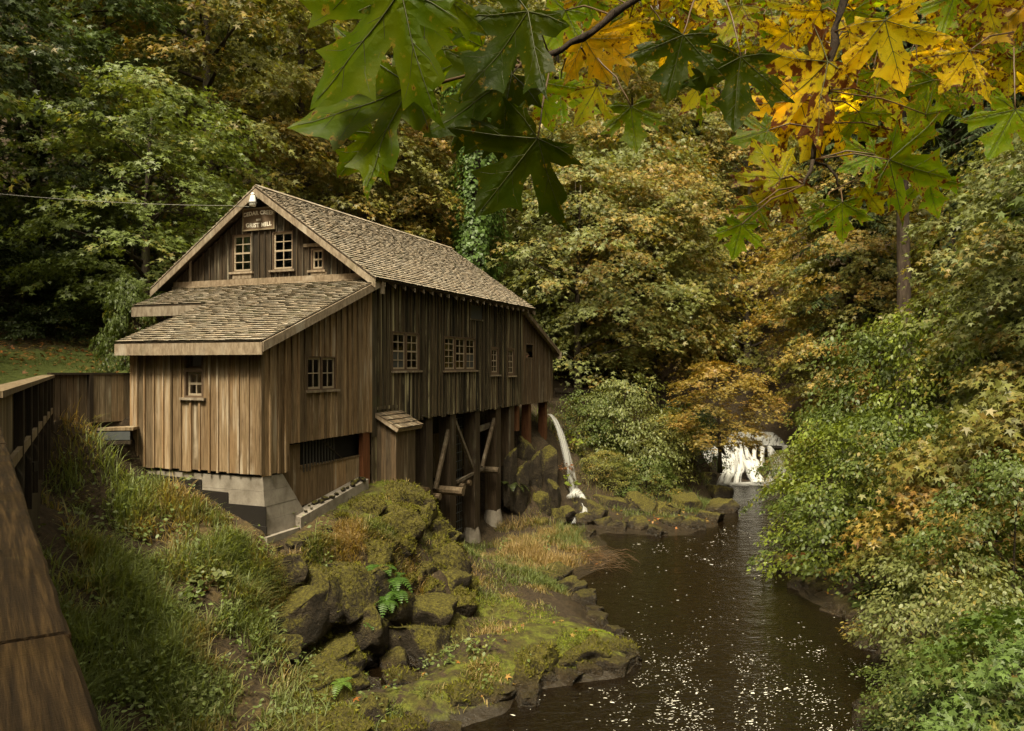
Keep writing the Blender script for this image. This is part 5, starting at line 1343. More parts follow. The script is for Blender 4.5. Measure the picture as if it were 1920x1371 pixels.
# ------------------------------------------------------------------ grass, moss, fallen leaves (uncountable)
def in_mill(x, y):
    lx, ly = x - MO.x, y - MO.y; p_ = CA * lx + SA * ly; q_ = -SA * lx + CA * ly
    return ((q_ > -0.03) & (p_ > -PL - 0.05) & (q_ < PW) & (p_ < ML2)) & ~((q_ > WL) & (p_ < 0)) | ((p_ > 0.3) & (p_ < 1.6) & (q_ > -0.7) & (q_ < 0.5))
def near_footing(x, y):
    lx, ly = x - MO.x, y - MO.y; p_ = CA * lx + SA * ly; q_ = -SA * lx + CA * ly
    return ((p_ > -PL - 0.5) & (p_ < -PL + 0.5) & (q_ > -0.5) & (q_ < 2.7)) | ((q_ > -0.75) & (q_ < 0.2) & (p_ > -PL - 0.3) & (p_ < -0.3))
def blades(name, blobs, mat, width, seg=3, seed=1, bend=0.7, label=None):
    rg = np.random.default_rng(seed); V_, tone_, lump_ = [], [], []
    tot = []
    for (px, py, d, rx, ry, n, hh, col) in blobs:
        v = at(px, py, d)
        x = v.x + rg.normal(size=n) * rx; y = v.y + rg.normal(size=n) * ry
        z = ground_z(x, y); ok = (z > 0.12) & ~in_mill(x, y)
        if hh > 0.15: ok &= ~near_footing(x, y)
        x, y, z = x[ok], y[ok], z[ok]
        # tufts: pull towards clump centres
        cl = fbm(x * 1.3, y * 1.3, 31, 2); ok = cl > 0.27 + 0.26 * rg.random(len(x)); x, y, z, cl = x[ok], y[ok], z[ok], cl[ok]
        tot.append((x, y, z, np.full(len(x), hh) * rg.uniform(0.45, 1.25, len(x)) * (0.6 + 0.9 * cl), np.clip(col + 1.0 * (fbm(x * 0.9, y * 0.9, 41, 3) - 0.42) * 2, 0, 1)))
    x, y, z, h, lum = [np.concatenate([t[i] for t in tot]) for i in range(5)]
    n = len(x); th = rg.uniform(0, 2 * PI, n)
    gx = (ground_z(x + 0.1, y) - z) / 0.1; gy = (ground_z(x, y + 0.1) - z) / 0.1
    dirv = np.stack([np.cos(th) - 0.5 * np.clip(gx, -1.5, 1.5), np.sin(th) - 0.5 * np.clip(gy, -1.5, 1.5), np.zeros(n)], 1); dirv = norm(dirv)
    sdv = np.stack([-dirv[:, 1], dirv[:, 0], np.zeros(n)], 1)
    b = rg.uniform(0.15, 1.0, n) * bend
    rows = []
    for k in range(seg + 1):
        t = k / seg
        c = np.stack([x, y, z - 0.03], 1) + dirv * (h * b * t ** 1.8)[:, None] + np.array([0, 0, 1.0]) * (h * (t - 0.45 * b * t ** 2.2))[:, None]
        w = width * (1 - t) ** 0.7 * rg.uniform(0.7, 1.3, n)
        if k < seg: rows += [c - sdv * w[:, None], c + sdv * w[:, None]]
        else: rows += [c]
    k = len(rows); V = np.stack(rows, 1).reshape(-1, 3); base = np.arange(n)[:, None] * k
    q = np.concatenate([base + np.array([2 * i, 2 * i + 1, 2 * i + 3, 2 * i + 2]) for i in range(seg - 1)], 1).reshape(-1, 4)
    tr = (base + np.array([2 * seg - 2, 2 * seg - 1, 2 * seg])).reshape(-1, 3)
    loops = np.concatenate([q.ravel(), tr.ravel()]); totals = np.concatenate([np.full(len(q), 4), np.full(len(tr), 3)])
    starts = np.concatenate([[0], np.cumsum(totals)[:-1]])
    tn = rg.random(n); tone = np.concatenate([np.repeat(tn, seg - 1), tn]); lp_ = np.concatenate([np.repeat(lum, seg - 1), lum])
    return tag(link(name, np_mesh(name, V, loops, starts, totals, mat, {'tone': ('FACE', tone), 'lump': ('FACE', lp_)})), kind='stuff')
g1 = blades('tall_grass', [(240, 940, 16.9, 1.2, 0.7, 2000, 0.40, 0.5), (300, 1000, 16.6, 1.3, 0.9, 5270, 0.57, 0.32), (380, 1060, 16.0, 1.2, 0.9, 5270, 0.54, 0.45), (250, 1130, 14.8, 1.3, 0.9, 5270, 0.54, 0.35),
                           (330, 1250, 13.7, 1.1, 0.8, 4650, 0.51, 0.55), (250, 1350, 12.4, 1.0, 0.8, 3720, 0.49, 0.45), (450, 1080, 16.4, 0.7, 0.6, 4200, 0.42, 0.85), (480, 1060, 16.9, 0.45, 0.4, 2600, 0.4, 0.95), (170, 1050, 15.2, 0.8, 0.9, 2600, 0.32, 0.5), (420, 1340, 13.2, 0.9, 0.7, 3500, 0.28, 0.5),
                           (180, 850, 17.3, 0.9, 0.6, 900, 0.2, 0.6), (385, 962, 17.75, 0.6, 0.35, 2600, 0.14, 0.75), (450, 1010, 17.5, 0.4, 0.25, 1500, 0.14, 0.85), (210, 1250, 13.0, 0.8, 0.7, 3200, 0.36, 0.4)], M_grass, 0.015, 3, 1, 1.15)
g1.color = (0.19, 0.225, 0.08, 0.42)
g2 = blades('bank_grass', [(990, 1010, 28.0, 1.5, 1.2, 5500, 0.42, 0.75), (1070, 1035, 27.2, 1.2, 0.9, 5500, 0.36, 0.95), (1000, 1050, 25.8, 1.6, 0.8, 5500, 0.28, 0.95), (1060, 985, 30.5, 1.0, 1.0, 3600, 0.4, 0.35), (900, 1050, 26, 1.2, 0.9, 3800, 0.3, 0.7), (980, 1085, 24.0, 1.0, 0.7, 4500, 0.26, 0.4), (1250, 970, 35, 1.5, 0.9, 3800, 0.34, 0.35), (1320, 950, 37, 0.9, 0.9, 1900, 0.34, 0.5),
                           (630, 1005, 18.7, 0.6, 0.45, 3200, 0.30, 0.9), (700, 1100, 18.6, 0.9, 0.6, 2600, 0.22, 0.9), (640, 1050, 18.4, 0.5, 0.3, 1800, 0.24, 0.8), (740, 1050, 19.4, 0.6, 0.4, 1800, 0.2, 0.7), (680, 1190, 17.8, 0.8, 0.3, 1800, 0.2, 0.8), (600, 1150, 17.3, 0.5, 0.4, 1500, 0.26, 0.7), (560, 1120, 17.0, 0.5, 0.5, 1900, 0.35, 0.95), (600, 1220, 16.3, 0.9, 0.5, 2600, 0.25, 0.85), (780, 1000, 21.3, 0.7, 0.5, 1600, 0.2, 0.7), (850, 1270, 16.2, 1.4, 0.5, 2600, 0.16, 0.75), (900, 1170, 18.7, 0.8, 0.7, 1800, 0.22, 0.7), (1120, 880, 39, 2.5, 2.0, 4500, 0.45, 0.4), (1260, 850, 42, 3, 2, 4500, 0.5, 0.4), (760, 1290, 15.6, 1.2, 0.6, 2800, 0.18, 0.75), (620, 1330, 14.5, 1.0, 0.6, 2800, 0.2, 0.7), (1700, 1300, 15.4, 0.8, 0.9, 2200, 0.3, 0.4), (1750, 1350, 13.5, 1.0, 0.8, 2200, 0.3, 0.4), (1000, 1000, 30, 1.0, 0.8, 2500, 0.4, 0.8), (1040, 1105, 22.6, 0.6, 0.7, 2600, 0.2, 0.6), (960, 1110, 21.8, 0.9, 0.6, 2600, 0.2, 0.55), (1060, 1140, 21.0, 0.5, 0.4, 1400, 0.16, 0.4), (880, 1110, 22.0, 0.6, 0.6, 1800, 0.2, 0.8), (1150, 1235, 17.9, 0.5, 0.2, 500, 0.14, 0.5), (930, 1270, 16.3, 0.7, 0.3, 900, 0.16, 0.6)], M_grass, 0.013, 3, 2, 1.1)
g2.color = (0.13, 0.16, 0.045, 0.36)
g3 = blades('lawn_grass', [(200, 690, 24, 2.8, 2.2, 9000, 0.13, 0.15), (60, 695, 25, 2.5, 2.0, 4000, 0.12, 0.4)], M_grass, 0.008, 2, 3)
g3.color = (0.10, 0.135, 0.03, 0.2)
g4 = blades('moss_tufts', [(1130, 1195, 18.5, 0.9, 0.55, 11000, 0.085, 0.1), (1040, 1185, 18.7, 0.9, 0.8, 11000, 0.085, 0.15), (930, 1140, 20.3, 0.9, 0.8, 7000, 0.085, 0.45), (900, 1255, 16.4, 1.1, 0.6, 8000, 0.085, 0.3), (760, 930, 21.7, 0.9, 0.6, 8000, 0.085, 0.35), (690, 970, 20.0, 0.8, 0.6, 5000, 0.085, 0.5), (1000, 1245, 17.1, 0.7, 0.4, 6000, 0.085, 0.1), (680, 1345, 14.2, 1.3, 0.5, 5000, 0.085, 0.4)], M_moss, 0.012, 2, 4, 1.0)
g4.color = (0.155, 0.185, 0.018, 0.12)
def ground_weeds(seed, spots):
    rg = np.random.default_rng(seed); P_ = []
    for px, py, d, rx, ry, n in spots:
        v = at(px, py, d); k = max(3, n // 14); cx = v.x + rg.normal(size=k) * rx; cy = v.y + rg.normal(size=k) * ry
        i = rg.integers(0, k, n); x = cx[i] + rg.normal(size=n) * 0.10; y = cy[i] + rg.normal(size=n) * 0.10; z = ground_z(x, y); ok = (z > 0.15) & ~in_mill(x, y)
        P_.append(np.stack([x, y, z + rg.uniform(0.05, 0.38, n)], 1)[ok])
    C = np.concatenate(P_); n = len(C); th = rg.uniform(0, 2 * PI, n)
    A = np.stack([np.cos(th), np.sin(th), rg.normal(size=n) * 0.3 - 0.1], 1); N = np.array([0, -0.3, 1.0]) + rg.normal(size=(n, 3)) * 0.45
    o = tag(link('ground_weeds', leaf_cloud('ground_weeds', C, A, N, rg.uniform(0.05, 0.13, n), T_OVAL, M_leaf, rg.random(n), rg.random(n) * 0.6)), kind='stuff'); o.color = (0.14, 0.18, 0.05, 0.15)
ground_weeds(8, [(300, 1000, 16.5, 1.3, 0.8, 420), (330, 1100, 15.6, 1.2, 0.9, 520), (260, 1200, 13.9, 1.0, 0.8, 420), (380, 1280, 13.6, 1.2, 0.7, 420), (330, 1350, 12.6, 1.0, 0.5, 260), (600, 1300, 14.8, 1.4, 0.7, 260), (720, 1250, 16.4, 1.0, 0.6, 180), (860, 1240, 16.8, 0.9, 0.5, 140), (200, 920, 17.0, 0.8, 0.6, 200), (1010, 1020, 27.5, 1.4, 0.8, 160), (1720, 1300, 15.0, 0.8, 0.8, 220), (620, 1060, 18.3, 0.8, 0.5, 160)])
def rock_moss(seed, n_total=110000):
    rg = np.random.default_rng(seed); C, Nn = [], []
    cand = [o for o in ground.children if o.color[3] > 0.42 and o.location.y < 26]
    for o in cand:
        M_ = np.array(Matrix.LocRotScale(o.location, o.rotation_euler, o.scale)); nv_ = len(o.data.vertices)
        co = np.empty(nv_ * 3, np.float32); o.data.vertices.foreach_get('co', co); co = co.reshape(-1, 3)
        nm = np.empty(nv_ * 3, np.float32); o.data.vertices.foreach_get('normal', nm); nm = norm(nm.reshape(-1, 3) @ np.linalg.inv(M_[:3, :3]))
        w = co @ M_[:3, :3].T + M_[:3, 3]
        ok = (nm[:, 2] > 0.46 - 0.5 * (o.color[3] - 0.4) + rg.normal(size=nv_) * 0.25) & (w[:, 2] > 0.25) & (w[:, 2] > ground_z(w[:, 0], w[:, 1]) - 0.03)
        i = np.where(ok)[0]
        if len(i) == 0: continue
        k = rg.choice(i, min(len(i) * 2, int(n_total / len(cand) * 1.6)))
        C.append(w[k] + rg.normal(size=(len(k), 3)) * 0.02); Nn.append(nm[k])
    C = np.concatenate(C); Nn = np.concatenate(Nn); n = len(C)
    A = Nn + np.array([0, 0, 0.35]) + rg.normal(size=(n, 3)) * 0.7
    T = np.array([(-.16, 0), (.16, 0), (.1, .6), (0, 1), (-.1, .6)])
    o = tag(link('rock_moss', leaf_cloud('rock_moss', C, A, rdir(n, rg), rg.uniform(0.035, 0.10, n), T, M_moss, rg.random(n), np.clip(fbm(C[:, 0] * 2, C[:, 1] * 2, 61, 3) * 1.2, 0, 1))), kind='stuff'); o.color = (0.125, 0.12, 0.013, 0.35)
rock_moss(3)
def litter(name, spots, seed):
    rg = np.random.default_rng(seed); P_ = []
    for px, py, d, rx, ry, n in spots:
        v = at(px, py, d); x = v.x + rg.normal(size=n) * rx; y = v.y + rg.normal(size=n) * ry; z = ground_z(x, y); ok = (z > 0.05) & ~in_mill(x, y)
        P_.append(np.stack([x, y, z + 0.03], 1)[ok])
    C = np.concatenate(P_); n = len(C); th = rg.uniform(0, 2 * PI, n)
    A = np.stack([np.cos(th), np.sin(th), rg.normal(size=n) * 0.2], 1); N = np.array([0, -0.2, 1.0]) + rg.normal(size=(n, 3)) * 0.35
    o = tag(link(name, leaf_cloud(name, C, A, N, rg.uniform(0.07, 0.16, n), T_MAPLE, M_litter, rg.random(n), rg.random(n))), kind='stuff'); o.color = (0.25, 0.17, 0.04, 0.7)
    return o
litter('fallen_leaves', [(80, 665, 26.0, 4.5, 2.6, 1300), (200, 650, 27, 3, 2, 500), (1280, 985, 33.4, 1.3, 0.8, 110), (1320, 960, 36, 0.8, 1.0, 60), (1150, 1040, 27, 0.6, 0.5, 40), (1080, 1010, 29, 1.2, 1.2, 40), (1090, 1180, 19, 1.2, 0.8, 9), (900, 1230, 17, 2, 1.5, 25), (1160, 960, 35.5, 1.4, 0.8, 26), (1120, 830, 40.5, 2.5, 2, 90), (1550, 1100, 24, 0.9, 0.8, 90), (1600, 1140, 22, 0.7, 0.6, 40), (1480, 1065, 26.9, 0.3, 0.3, 30), (1700, 1280, 16.4, 0.7, 0.6, 30), (650, 1200, 17, 2, 1.5, 15), (160, 800, 17.5, 0.6, 0.5, 14)], 5)
# twigs lying at the water's edge
rg_ = random.Random(9); m = MB()
for k in range(150):
    v = at(rg_.gauss(1110, 28), rg_.gauss(1052, 10), rg_.gauss(26.8, 0.5)); v.z = max(0.03, gz(v.x, v.y)) + rg_.uniform(0.02, 0.25)
    a = rg_.uniform(-0.5, 0.9); L = rg_.uniform(0.3, 0.8)
    m.tube([v, v + Vector((math.cos(a) * L * 0.5, -math.sin(a) * L * 0.5, 0.06)), v + Vector((math.cos(a) * L, -math.sin(a) * L, -0.08))], [0.008, 0.006, 0.003], 4)
tag(m.build('brushwood', M_petiole), kind='stuff')

# ------------------------------------------------------------------ ferns and small leafy plants
def frond_mesh(seed, n=11, hang=0.6):
    rr = random.Random(seed); m = MB(); pts = []
    for i in range(n + 1):
        t = i / n; pts.append(Vector((0, t * (1 - 0.15 * t), 0.35 * t - hang * t * t)))
    m.tube(pts, [0.012 * (1 - 0.8 * i / n) for i in range(n + 1)], 4)
    for i in range(1, n):
        t = i / n; L = 0.34 * math.sin(PI * min(1, t * 0.85 + 0.12)) * (1.05 - 0.35 * t)
        for s_ in (-1, 1):
            b = pts[i]; tip = b + Vector((s_ * L, L * 0.35, -0.12 * L)); d_ = (pts[i + 1] - pts[i - 1]).normalized() * 0.052
            m.tone = 0.01 + rr.random() * 0.9
            m.add([b - d_ * 0.6, b + d_ * 0.6, b.lerp(tip, 0.55) + d_ * 0.8, tip, b.lerp(tip, 0.55) - d_ * 0.5], [(0, 4, 3, 2, 1)])
    me = m.mesh('frond', M_leaf); return me
FR = [frond_mesh(i, 12, h) for i, h in ((1, 0.5), (2, 0.8), (3, 1.0))]
def fern(px, py, d, size, n, label, col=(0.07, 0.14, 0.02), spread=2 * PI, face=-PI / 2):
    v = at(px, py, d); e = empty('fern', v, 0, label, 'fern', 'ferns on the rocks')
    for k in range(n):
        o = link('frond', random.choice(FR), e); a = face + spread * ((k + random.random() * 0.6) / n - 0.5)
        o.rotation_euler = (random.uniform(-0.25, 0.35), 0, a - PI / 2); s = size * random.uniform(0.7, 1.15); o.scale = (s, s, s); o.color = col + (-0.3,)
    return e
fern(712, 1060, 18.5, 0.55, 10, 'tall bright fern high on the mossy rock face')
fern(735, 1085, 18.5, 0.55, 9, 'bright fern right of the tallest one on the rock face')
fern(725, 1125, 18.0, 0.5, 9, 'bright fern in the middle of the hanging clump')
fern(690, 1165, 17.6, 0.42, 7, 'small fern at the foot of the hanging clump')
fern(742, 1110, 18.2, 0.45, 8, 'fern lowest on the right of the hanging clump')
fern(640, 1280, 15.0, 0.34, 5, 'lone yellow green fern over a boulder near the bottom', (0.12, 0.2, 0.03))
fern(1630, 1140, 21.0, 0.75, 11, 'dark fern by the water under the lime green bush', (0.05, 0.075, 0.015))
fern(1655, 1120, 21.5, 0.8, 11, 'dark fern behind the one at the water on the right', (0.05, 0.075, 0.015))
fern(1500, 1075, 26.2, 0.55, 9, 'fern on the point with the red leaves', (0.07, 0.09, 0.015))
fern(958, 905, 31.9, 0.9, 8, 'drooping fern on the rock beside the last tall post', (0.07, 0.09, 0.02))
def weed(px, py, d, r, n, leaf, label, col, aut=0.0, T=T_IVY):
    v = at(px, py, d); rg = np.random.default_rng(int(px)); z = gz(v.x, v.y)
    e = empty('leafy_plant', (v.x, v.y, z if abs(z - v.z) < 0.5 else v.z - r * 0.5), 0, label, 'plant', 'small leafy plants on the bank')
    th = rg.uniform(0, 2 * PI, n); ra = r * np.sqrt(rg.random(n)); C = np.stack([np.cos(th) * ra, np.sin(th) * ra, 0.1 + r * 1.1 * rg.random(n) * (1.15 - ra / r)], 1)
    A = norm(np.stack([np.cos(th), np.sin(th), -0.2 + 0 * th], 1) + rg.normal(size=(n, 3)) * 0.3); N = np.array([0, -0.25, 1.0]) + rg.normal(size=(n, 3)) * 0.35
    o = link('foliage', leaf_cloud('foliage', C, A, N, leaf * rg.uniform(0.6, 1.2, n), T, M_leaf, rg.random(n), np.full(n, 0.3)), e); o.color = col + (aut,)
    m = MB()
    for k in range(0, n, 5): m.tube([(0, 0, -0.1), tuple(C[k] * 0.6 + np.array([0, 0, 0.05])), tuple(C[k])], [0.008, 0.006, 0.003], 4)
    m.build('stem', M_petiole, e)
weed(395, 1105, 15.9, 0.35, 60, 0.13, 'broad leaved plant in the middle of the grassy bank', G_PALE)
weed(365, 1120, 15.4, 0.25, 40, 0.11, 'broad leaved plant just left of the larger one on the grassy bank', G_MID)
weed(240, 1085, 15.5, 0.25, 36, 0.10, 'leafy plant low on the left of the grassy bank', G_PALE)
weed(895, 1222, 17.3, 0.26, 44, 0.07, 'small yellow leaved plant on the mossy shore', (0.16, 0.17, 0.03))
weed(345, 1310, 13.2, 0.3, 50, 0.08, 'small leafy plant near the bottom of the grassy bank', G_PALE)
weed(605, 1110, 17.6, 0.22, 34, 0.08, 'sprig of yellow green leaves on the left of the rock face', (0.11, 0.15, 0.03))
weed(1062, 905, 35.6, 0.6, 70, 0.16, 'bright leafy plant on the rock beside the spout', G_LIME)
weed(1072, 820, 38.5, 0.7, 80, 0.16, 'yellow green plant behind the spout', G_LIME)
weed(1058, 875, 35.8, 0.45, 50, 0.15, 'rusty red plant beside the falling water', (0.15, 0.06, 0.02), 0.5)
weed(150, 930, 16.6, 0.3, 40, 0.06, 'yellow flecked plant beside the bridge', (0.15, 0.14, 0.03))
weed(1490, 1062, 26.4, 0.5, 70, 0.14, 'low rust coloured plant on the right shore point', (0.2, 0.07, 0.02), 0.6)

# ------------------------------------------------------------------ falling water and foam
def ribbon(mb_pts, widths, thick, n=9):
    """sheet of water along a path, with uv along its length; returns verts, faces, uv, alpha"""
    pass
def water_sheet(name, path, cross, widths, mat, parent=None, nx=12, bow=0.15, edge_alpha=0.0, alpha=1.0):
    V, UV, AL = [], [], []
    ny = len(path); L = 0
    for i, p in enumerate(path):
        p = Vector(p); 
        if i: L += (p - Vector(path[i - 1])).length
        c = Vector(cross[i]) if isinstance(cross, list) else Vector(cross)
        d_ = Vector(path[min(i + 1, ny - 1)]) - Vector(path[max(i - 1, 0)]); nrm = c.cross(d_).normalized()
        if nrm.y > 0: nrm = -nrm
        for k in range(nx + 1):
            t = k / nx * 2 - 1
            V.append(p + c * (t * widths[i] / 2) + nrm * (bow * widths[i] * (1 - t * t))); UV.append((k / nx * widths[i] * 0.9 + 0.07 * i * 0, L * 0.5)); AL.append(alpha[i] * min(1, (1 - abs(t)) / 0.3 + edge_alpha) if isinstance(alpha, list) else alpha * min(1, (1 - abs(t)) / 0.3 + edge_alpha))
    F = [(i * (nx + 1) + k, i * (nx + 1) + k + 1, (i + 1) * (nx + 1) + k + 1, (i + 1) * (nx + 1) + k) for i in range(ny - 1) for k in range(nx)]
    me = bpy.data.meshes.new(name); me.from_pydata([tuple(v) for v in V], [], F)
    uv = me.uv_layers.new(name='UVMap')
    for lp_ in me.loops: uv.data[lp_.index].uv = UV[lp_.vertex_index]
    a_ = me.attributes.new('alpha', 'FLOAT', 'POINT'); a_.data.foreach_set('value', AL)
    me.polygons.foreach_set('use_smooth', [True] * len(me.polygons)); me.materials.append(mat)
    return link(name, me, parent)
sp = empty('water_spout', (0, 0, 0), 0, 'white jet of water falling from the far end of the mill to the rocks', 'waterfall')
w0 = at(1029, 776, 36.9); w1 = at(1078, 932, 35.6)
path = []
for i in range(15):
    t = i / 14; path.append((w0.x + (w1.x - w0.x) * t, w0.y + (w1.y - w0.y) * t, w0.z + (w1.z - w0.z) * (0.1 * t + 0.9 * t * t)))
cam_c = (0.98, 0.2, 0)
wid = [0.20 + 0.34 * (i / 14) for i in range(15)]
water_sheet('jet', path, cam_c, wid, M_fall, sp, alpha=[0.75 - 0.4 * i / 14 for i in range(15)], bow=0.04)
water_sheet('jet', [(x - 0.04, y - 0.1, z) for x, y, z in path], cam_c, [w * 0.45 for w in wid], M_fall, sp, alpha=[0.75 - 0.4 * i / 14 for i in range(15)], bow=0.04)
c0, c1, c2 = at(1080, 926, 35.2), at(1082, 950, 34.7), at(1088, 984, 33.3)
vv_ = lambda x, y, z: Vector((x, y, z))
for pth, wds, als in (([c0 + vv_(0, 0.05, 0.22), c0 + vv_(0, -0.05, 0.02), c0 + vv_(-0.05, -0.22, -0.06), c0 + vv_(-0.05, -0.36, -0.2)], [0.35, 0.7, 0.95, 0.9], [0.5, 0.9, 0.8, 0.1]),
                      ([c0 + vv_(0.22, -0.2, 0.0), c0 + vv_(0.3, -0.4, -0.2), c1 + vv_(0.33, -0.15, 0.02), c1.lerp(c2, 0.4) + vv_(0.28, -0.1, 0.02), c2 + vv_(0.02, 0, 0.04)], [0.3, 0.34, 0.24, 0.3, 0.2], [0.6, 0.9, 0.7, 0.8, 0.3]),
                      ([c1.lerp(c2, 0.35) + vv_(0.15, -0.1, 0.04), c1.lerp(c2, 0.6) + vv_(-0.1, -0.1, 0.05), c2 + vv_(-0.3, 0, 0.02)], [0.12, 0.2, 0.3], [0.3, 0.8, 0.3])):
    water_sheet('splash', pth, cam_c, wds, M_fall, sp, nx=10, alpha=als, bow=0.18)
wf = empty('cascade', (0, 0, 0), 0, 'broad white cascade where the creek drops behind overhanging orange leaves', 'waterfall')
rr = random.Random(12)
for k in range(12):                                     # tongues of white water tumbling over a ragged ledge
    xc = 11.4 + 0.46 * k + rr.uniform(-0.2, 0.2); wdt = rr.uniform(0.35, 0.75); pth = []; y0_ = 47.3 + rr.uniform(-0.3, 0.3); yl = rr.uniform(44.0, 44.9)
    wob = rr.uniform(0.15, 0.4); ph = rr.uniform(0, 6)
    for i in range(16):
        t = i / 15; st_ = t + 0.10 * math.sin(t * 2 * PI * 2 + ph) * math.sin(PI * t)      # stepped fall
        pth.append((xc - 0.4 * t + wob * math.sin(4 * t + ph), y0_ + (yl - y0_) * t ** 0.9, 1.85 * (1 - st_) + 0.06))
    water_sheet('fall', pth, (1, 0.06 + rr.uniform(-.3, .3), rr.uniform(-.12, .12)), [wdt * (0.7 + 0.35 * math.sin(5 * i / 15 + ph) + 0.7 * i / 15) for i in range(16)], M_rapid, wf, nx=10, bow=0.22, edge_alpha=0.0, alpha=[0.95] * 16)
for k in range(9):                                      # dark rocks standing in the white water
    o = rock(11.2 + 0.75 * k + rr.uniform(-0.3, 0.3), 45.3 + rr.uniform(-0.5, 1.0), 0.5 + rr.uniform(-0.2, 0.45), rr.uniform(0.4, 0.7), 0.5, rr.uniform(0.4, 0.6), 0.1)
water_sheet('foam_apron', [(13.6, 45.3, 0.10), (13.5, 44.9, 0.16), (13.4, 44.4, 0.09), (13.3, 43.8, 0.03)], (1, 0.05, 0), [6.0, 5.6, 4.8, 4.0], M_rapid, wf, nx=20, bow=0.0, edge_alpha=0.2, alpha=[1, 1, 0.75, 0.2])
water_sheet('upper_fall', [(15.8, 50.5, 2.5), (15.6, 49.5, 2.25), (15.4, 48.6, 1.98), (15.2, 47.8, 1.86)], (1, 0.1, 0), [3.0, 3.6, 4.0, 4.2], M_rapid, wf, nx=14, bow=0.02, edge_alpha=0.2, alpha=[0.8, 0.9, 0.8, 0.8])
# foam flecks drifting on the pool
rg = np.random.default_rng(17)
N0 = 60000
fx = rg.uniform(-2, 12, N0); d_ = 10061 / (rg.uniform(985, 1420, N0) ** 1.0 - HY); fy = d_
dens = fbm(fx * 0.45 + 0.25 * fy, fy * 0.22, 51, 3); st = fbm(fx * 2.4 - fy * 0.8, fy * 0.8, 57, 2)
gzv = ground_z(fx, fy)
ok = (gzv < -0.12) & (dens > 0.40) & (st > 0.31) & (rg.random(N0) < np.clip((dens - 0.44) * 5, 0.0, 0.8)) & (rg.random(N0) < 0.36) | (gzv < -0.12) & (rg.random(N0) < 0.012)
fx, fy = fx[ok], fy[ok]; n = len(fx)
sz = rg.gamma(1.4, 0.0032, n) * np.clip(fy / 19, 0.55, 2.0) + 0.0024; ang = 0.5 * np.sin(fx * 0.6 + fy * 0.3) + rg.normal(size=n) * 0.35; el = rg.uniform(1.0, 2.6, n)
el = np.where(fy < 16.5, el * 1.6, el)
k = 7; a = np.arange(k) / k * 2 * PI
ca_, sa_ = np.cos(ang)[:, None], np.sin(ang)[:, None]
rad = sz[:, None] * rg.uniform(0.7, 1.2, (n, k)); lx = np.cos(a)[None] * rad * el[:, None]; ly = np.sin(a)[None] * rad
V = np.stack([fx[:, None] + lx * ca_ - ly * sa_, fy[:, None] + lx * sa_ + ly * ca_, np.full((n, k), 0.026)], 2).reshape(-1, 3)
tag(link('foam_flecks', np_mesh('foam_flecks', V, np.arange(n * k), np.arange(n) * k, np.full(n, k), M_foam)), kind='stuff')

# ------------------------------------------------------------------ the big maple leaves hanging close to the camera
HALF = [(.05, -.04), (.10, -.09), (.24, -.13), (.35, -.22), (.38, -.12), (.56, -.10), (.46, -.02), (.41, .06), (.27, .11), (.38, .17), (.55, .21), (.68, .29), (.65, .38), (.86, .54), (.67, .53), (.58, .55), (.55, .66), (.44, .53), (.31, .45), (.17, .34), (.19, .46), (.24, .58), (.37, .74), (.24, .76), (.17, .83), (.13, .93)]
VEINS = [[(0, 0), (0.0, .5), (0, 1.0)], [(0, 0), (.36, .25), (.8, .51)], [(0, 0), (-.36, .25), (-.8, .51)], [(0, 0), (.26, -.07), (.5, -.1)], [(0, 0), (-.26, -.07), (-.5, -.1)]]
SEC = [((0, .45), (.16, .62), (.3, .70)), ((0, .45), (-.16, .62), (-.3, .70)), ((0, .68), (.08, .8), (.11, .86)), ((0, .68), (-.08, .8), (-.11, .86)), ((.34, .23), (.5, .24), (.63, .29)), ((-.34, .23), (-.5, .24), (-.63, .29)), ((.36, .25), (.46, .44), (.53, .6)), ((-.36, .25), (-.46, .44), (-.53, .6)), ((0, .22), (.1, .34), (.16, .48)), ((0, .22), (-.1, .34), (-.16, .48)), ((.2, -.05), (.3, -.12), (.34, -.19)), ((-.2, -.05), (-.3, -.12), (-.34, -.19))]
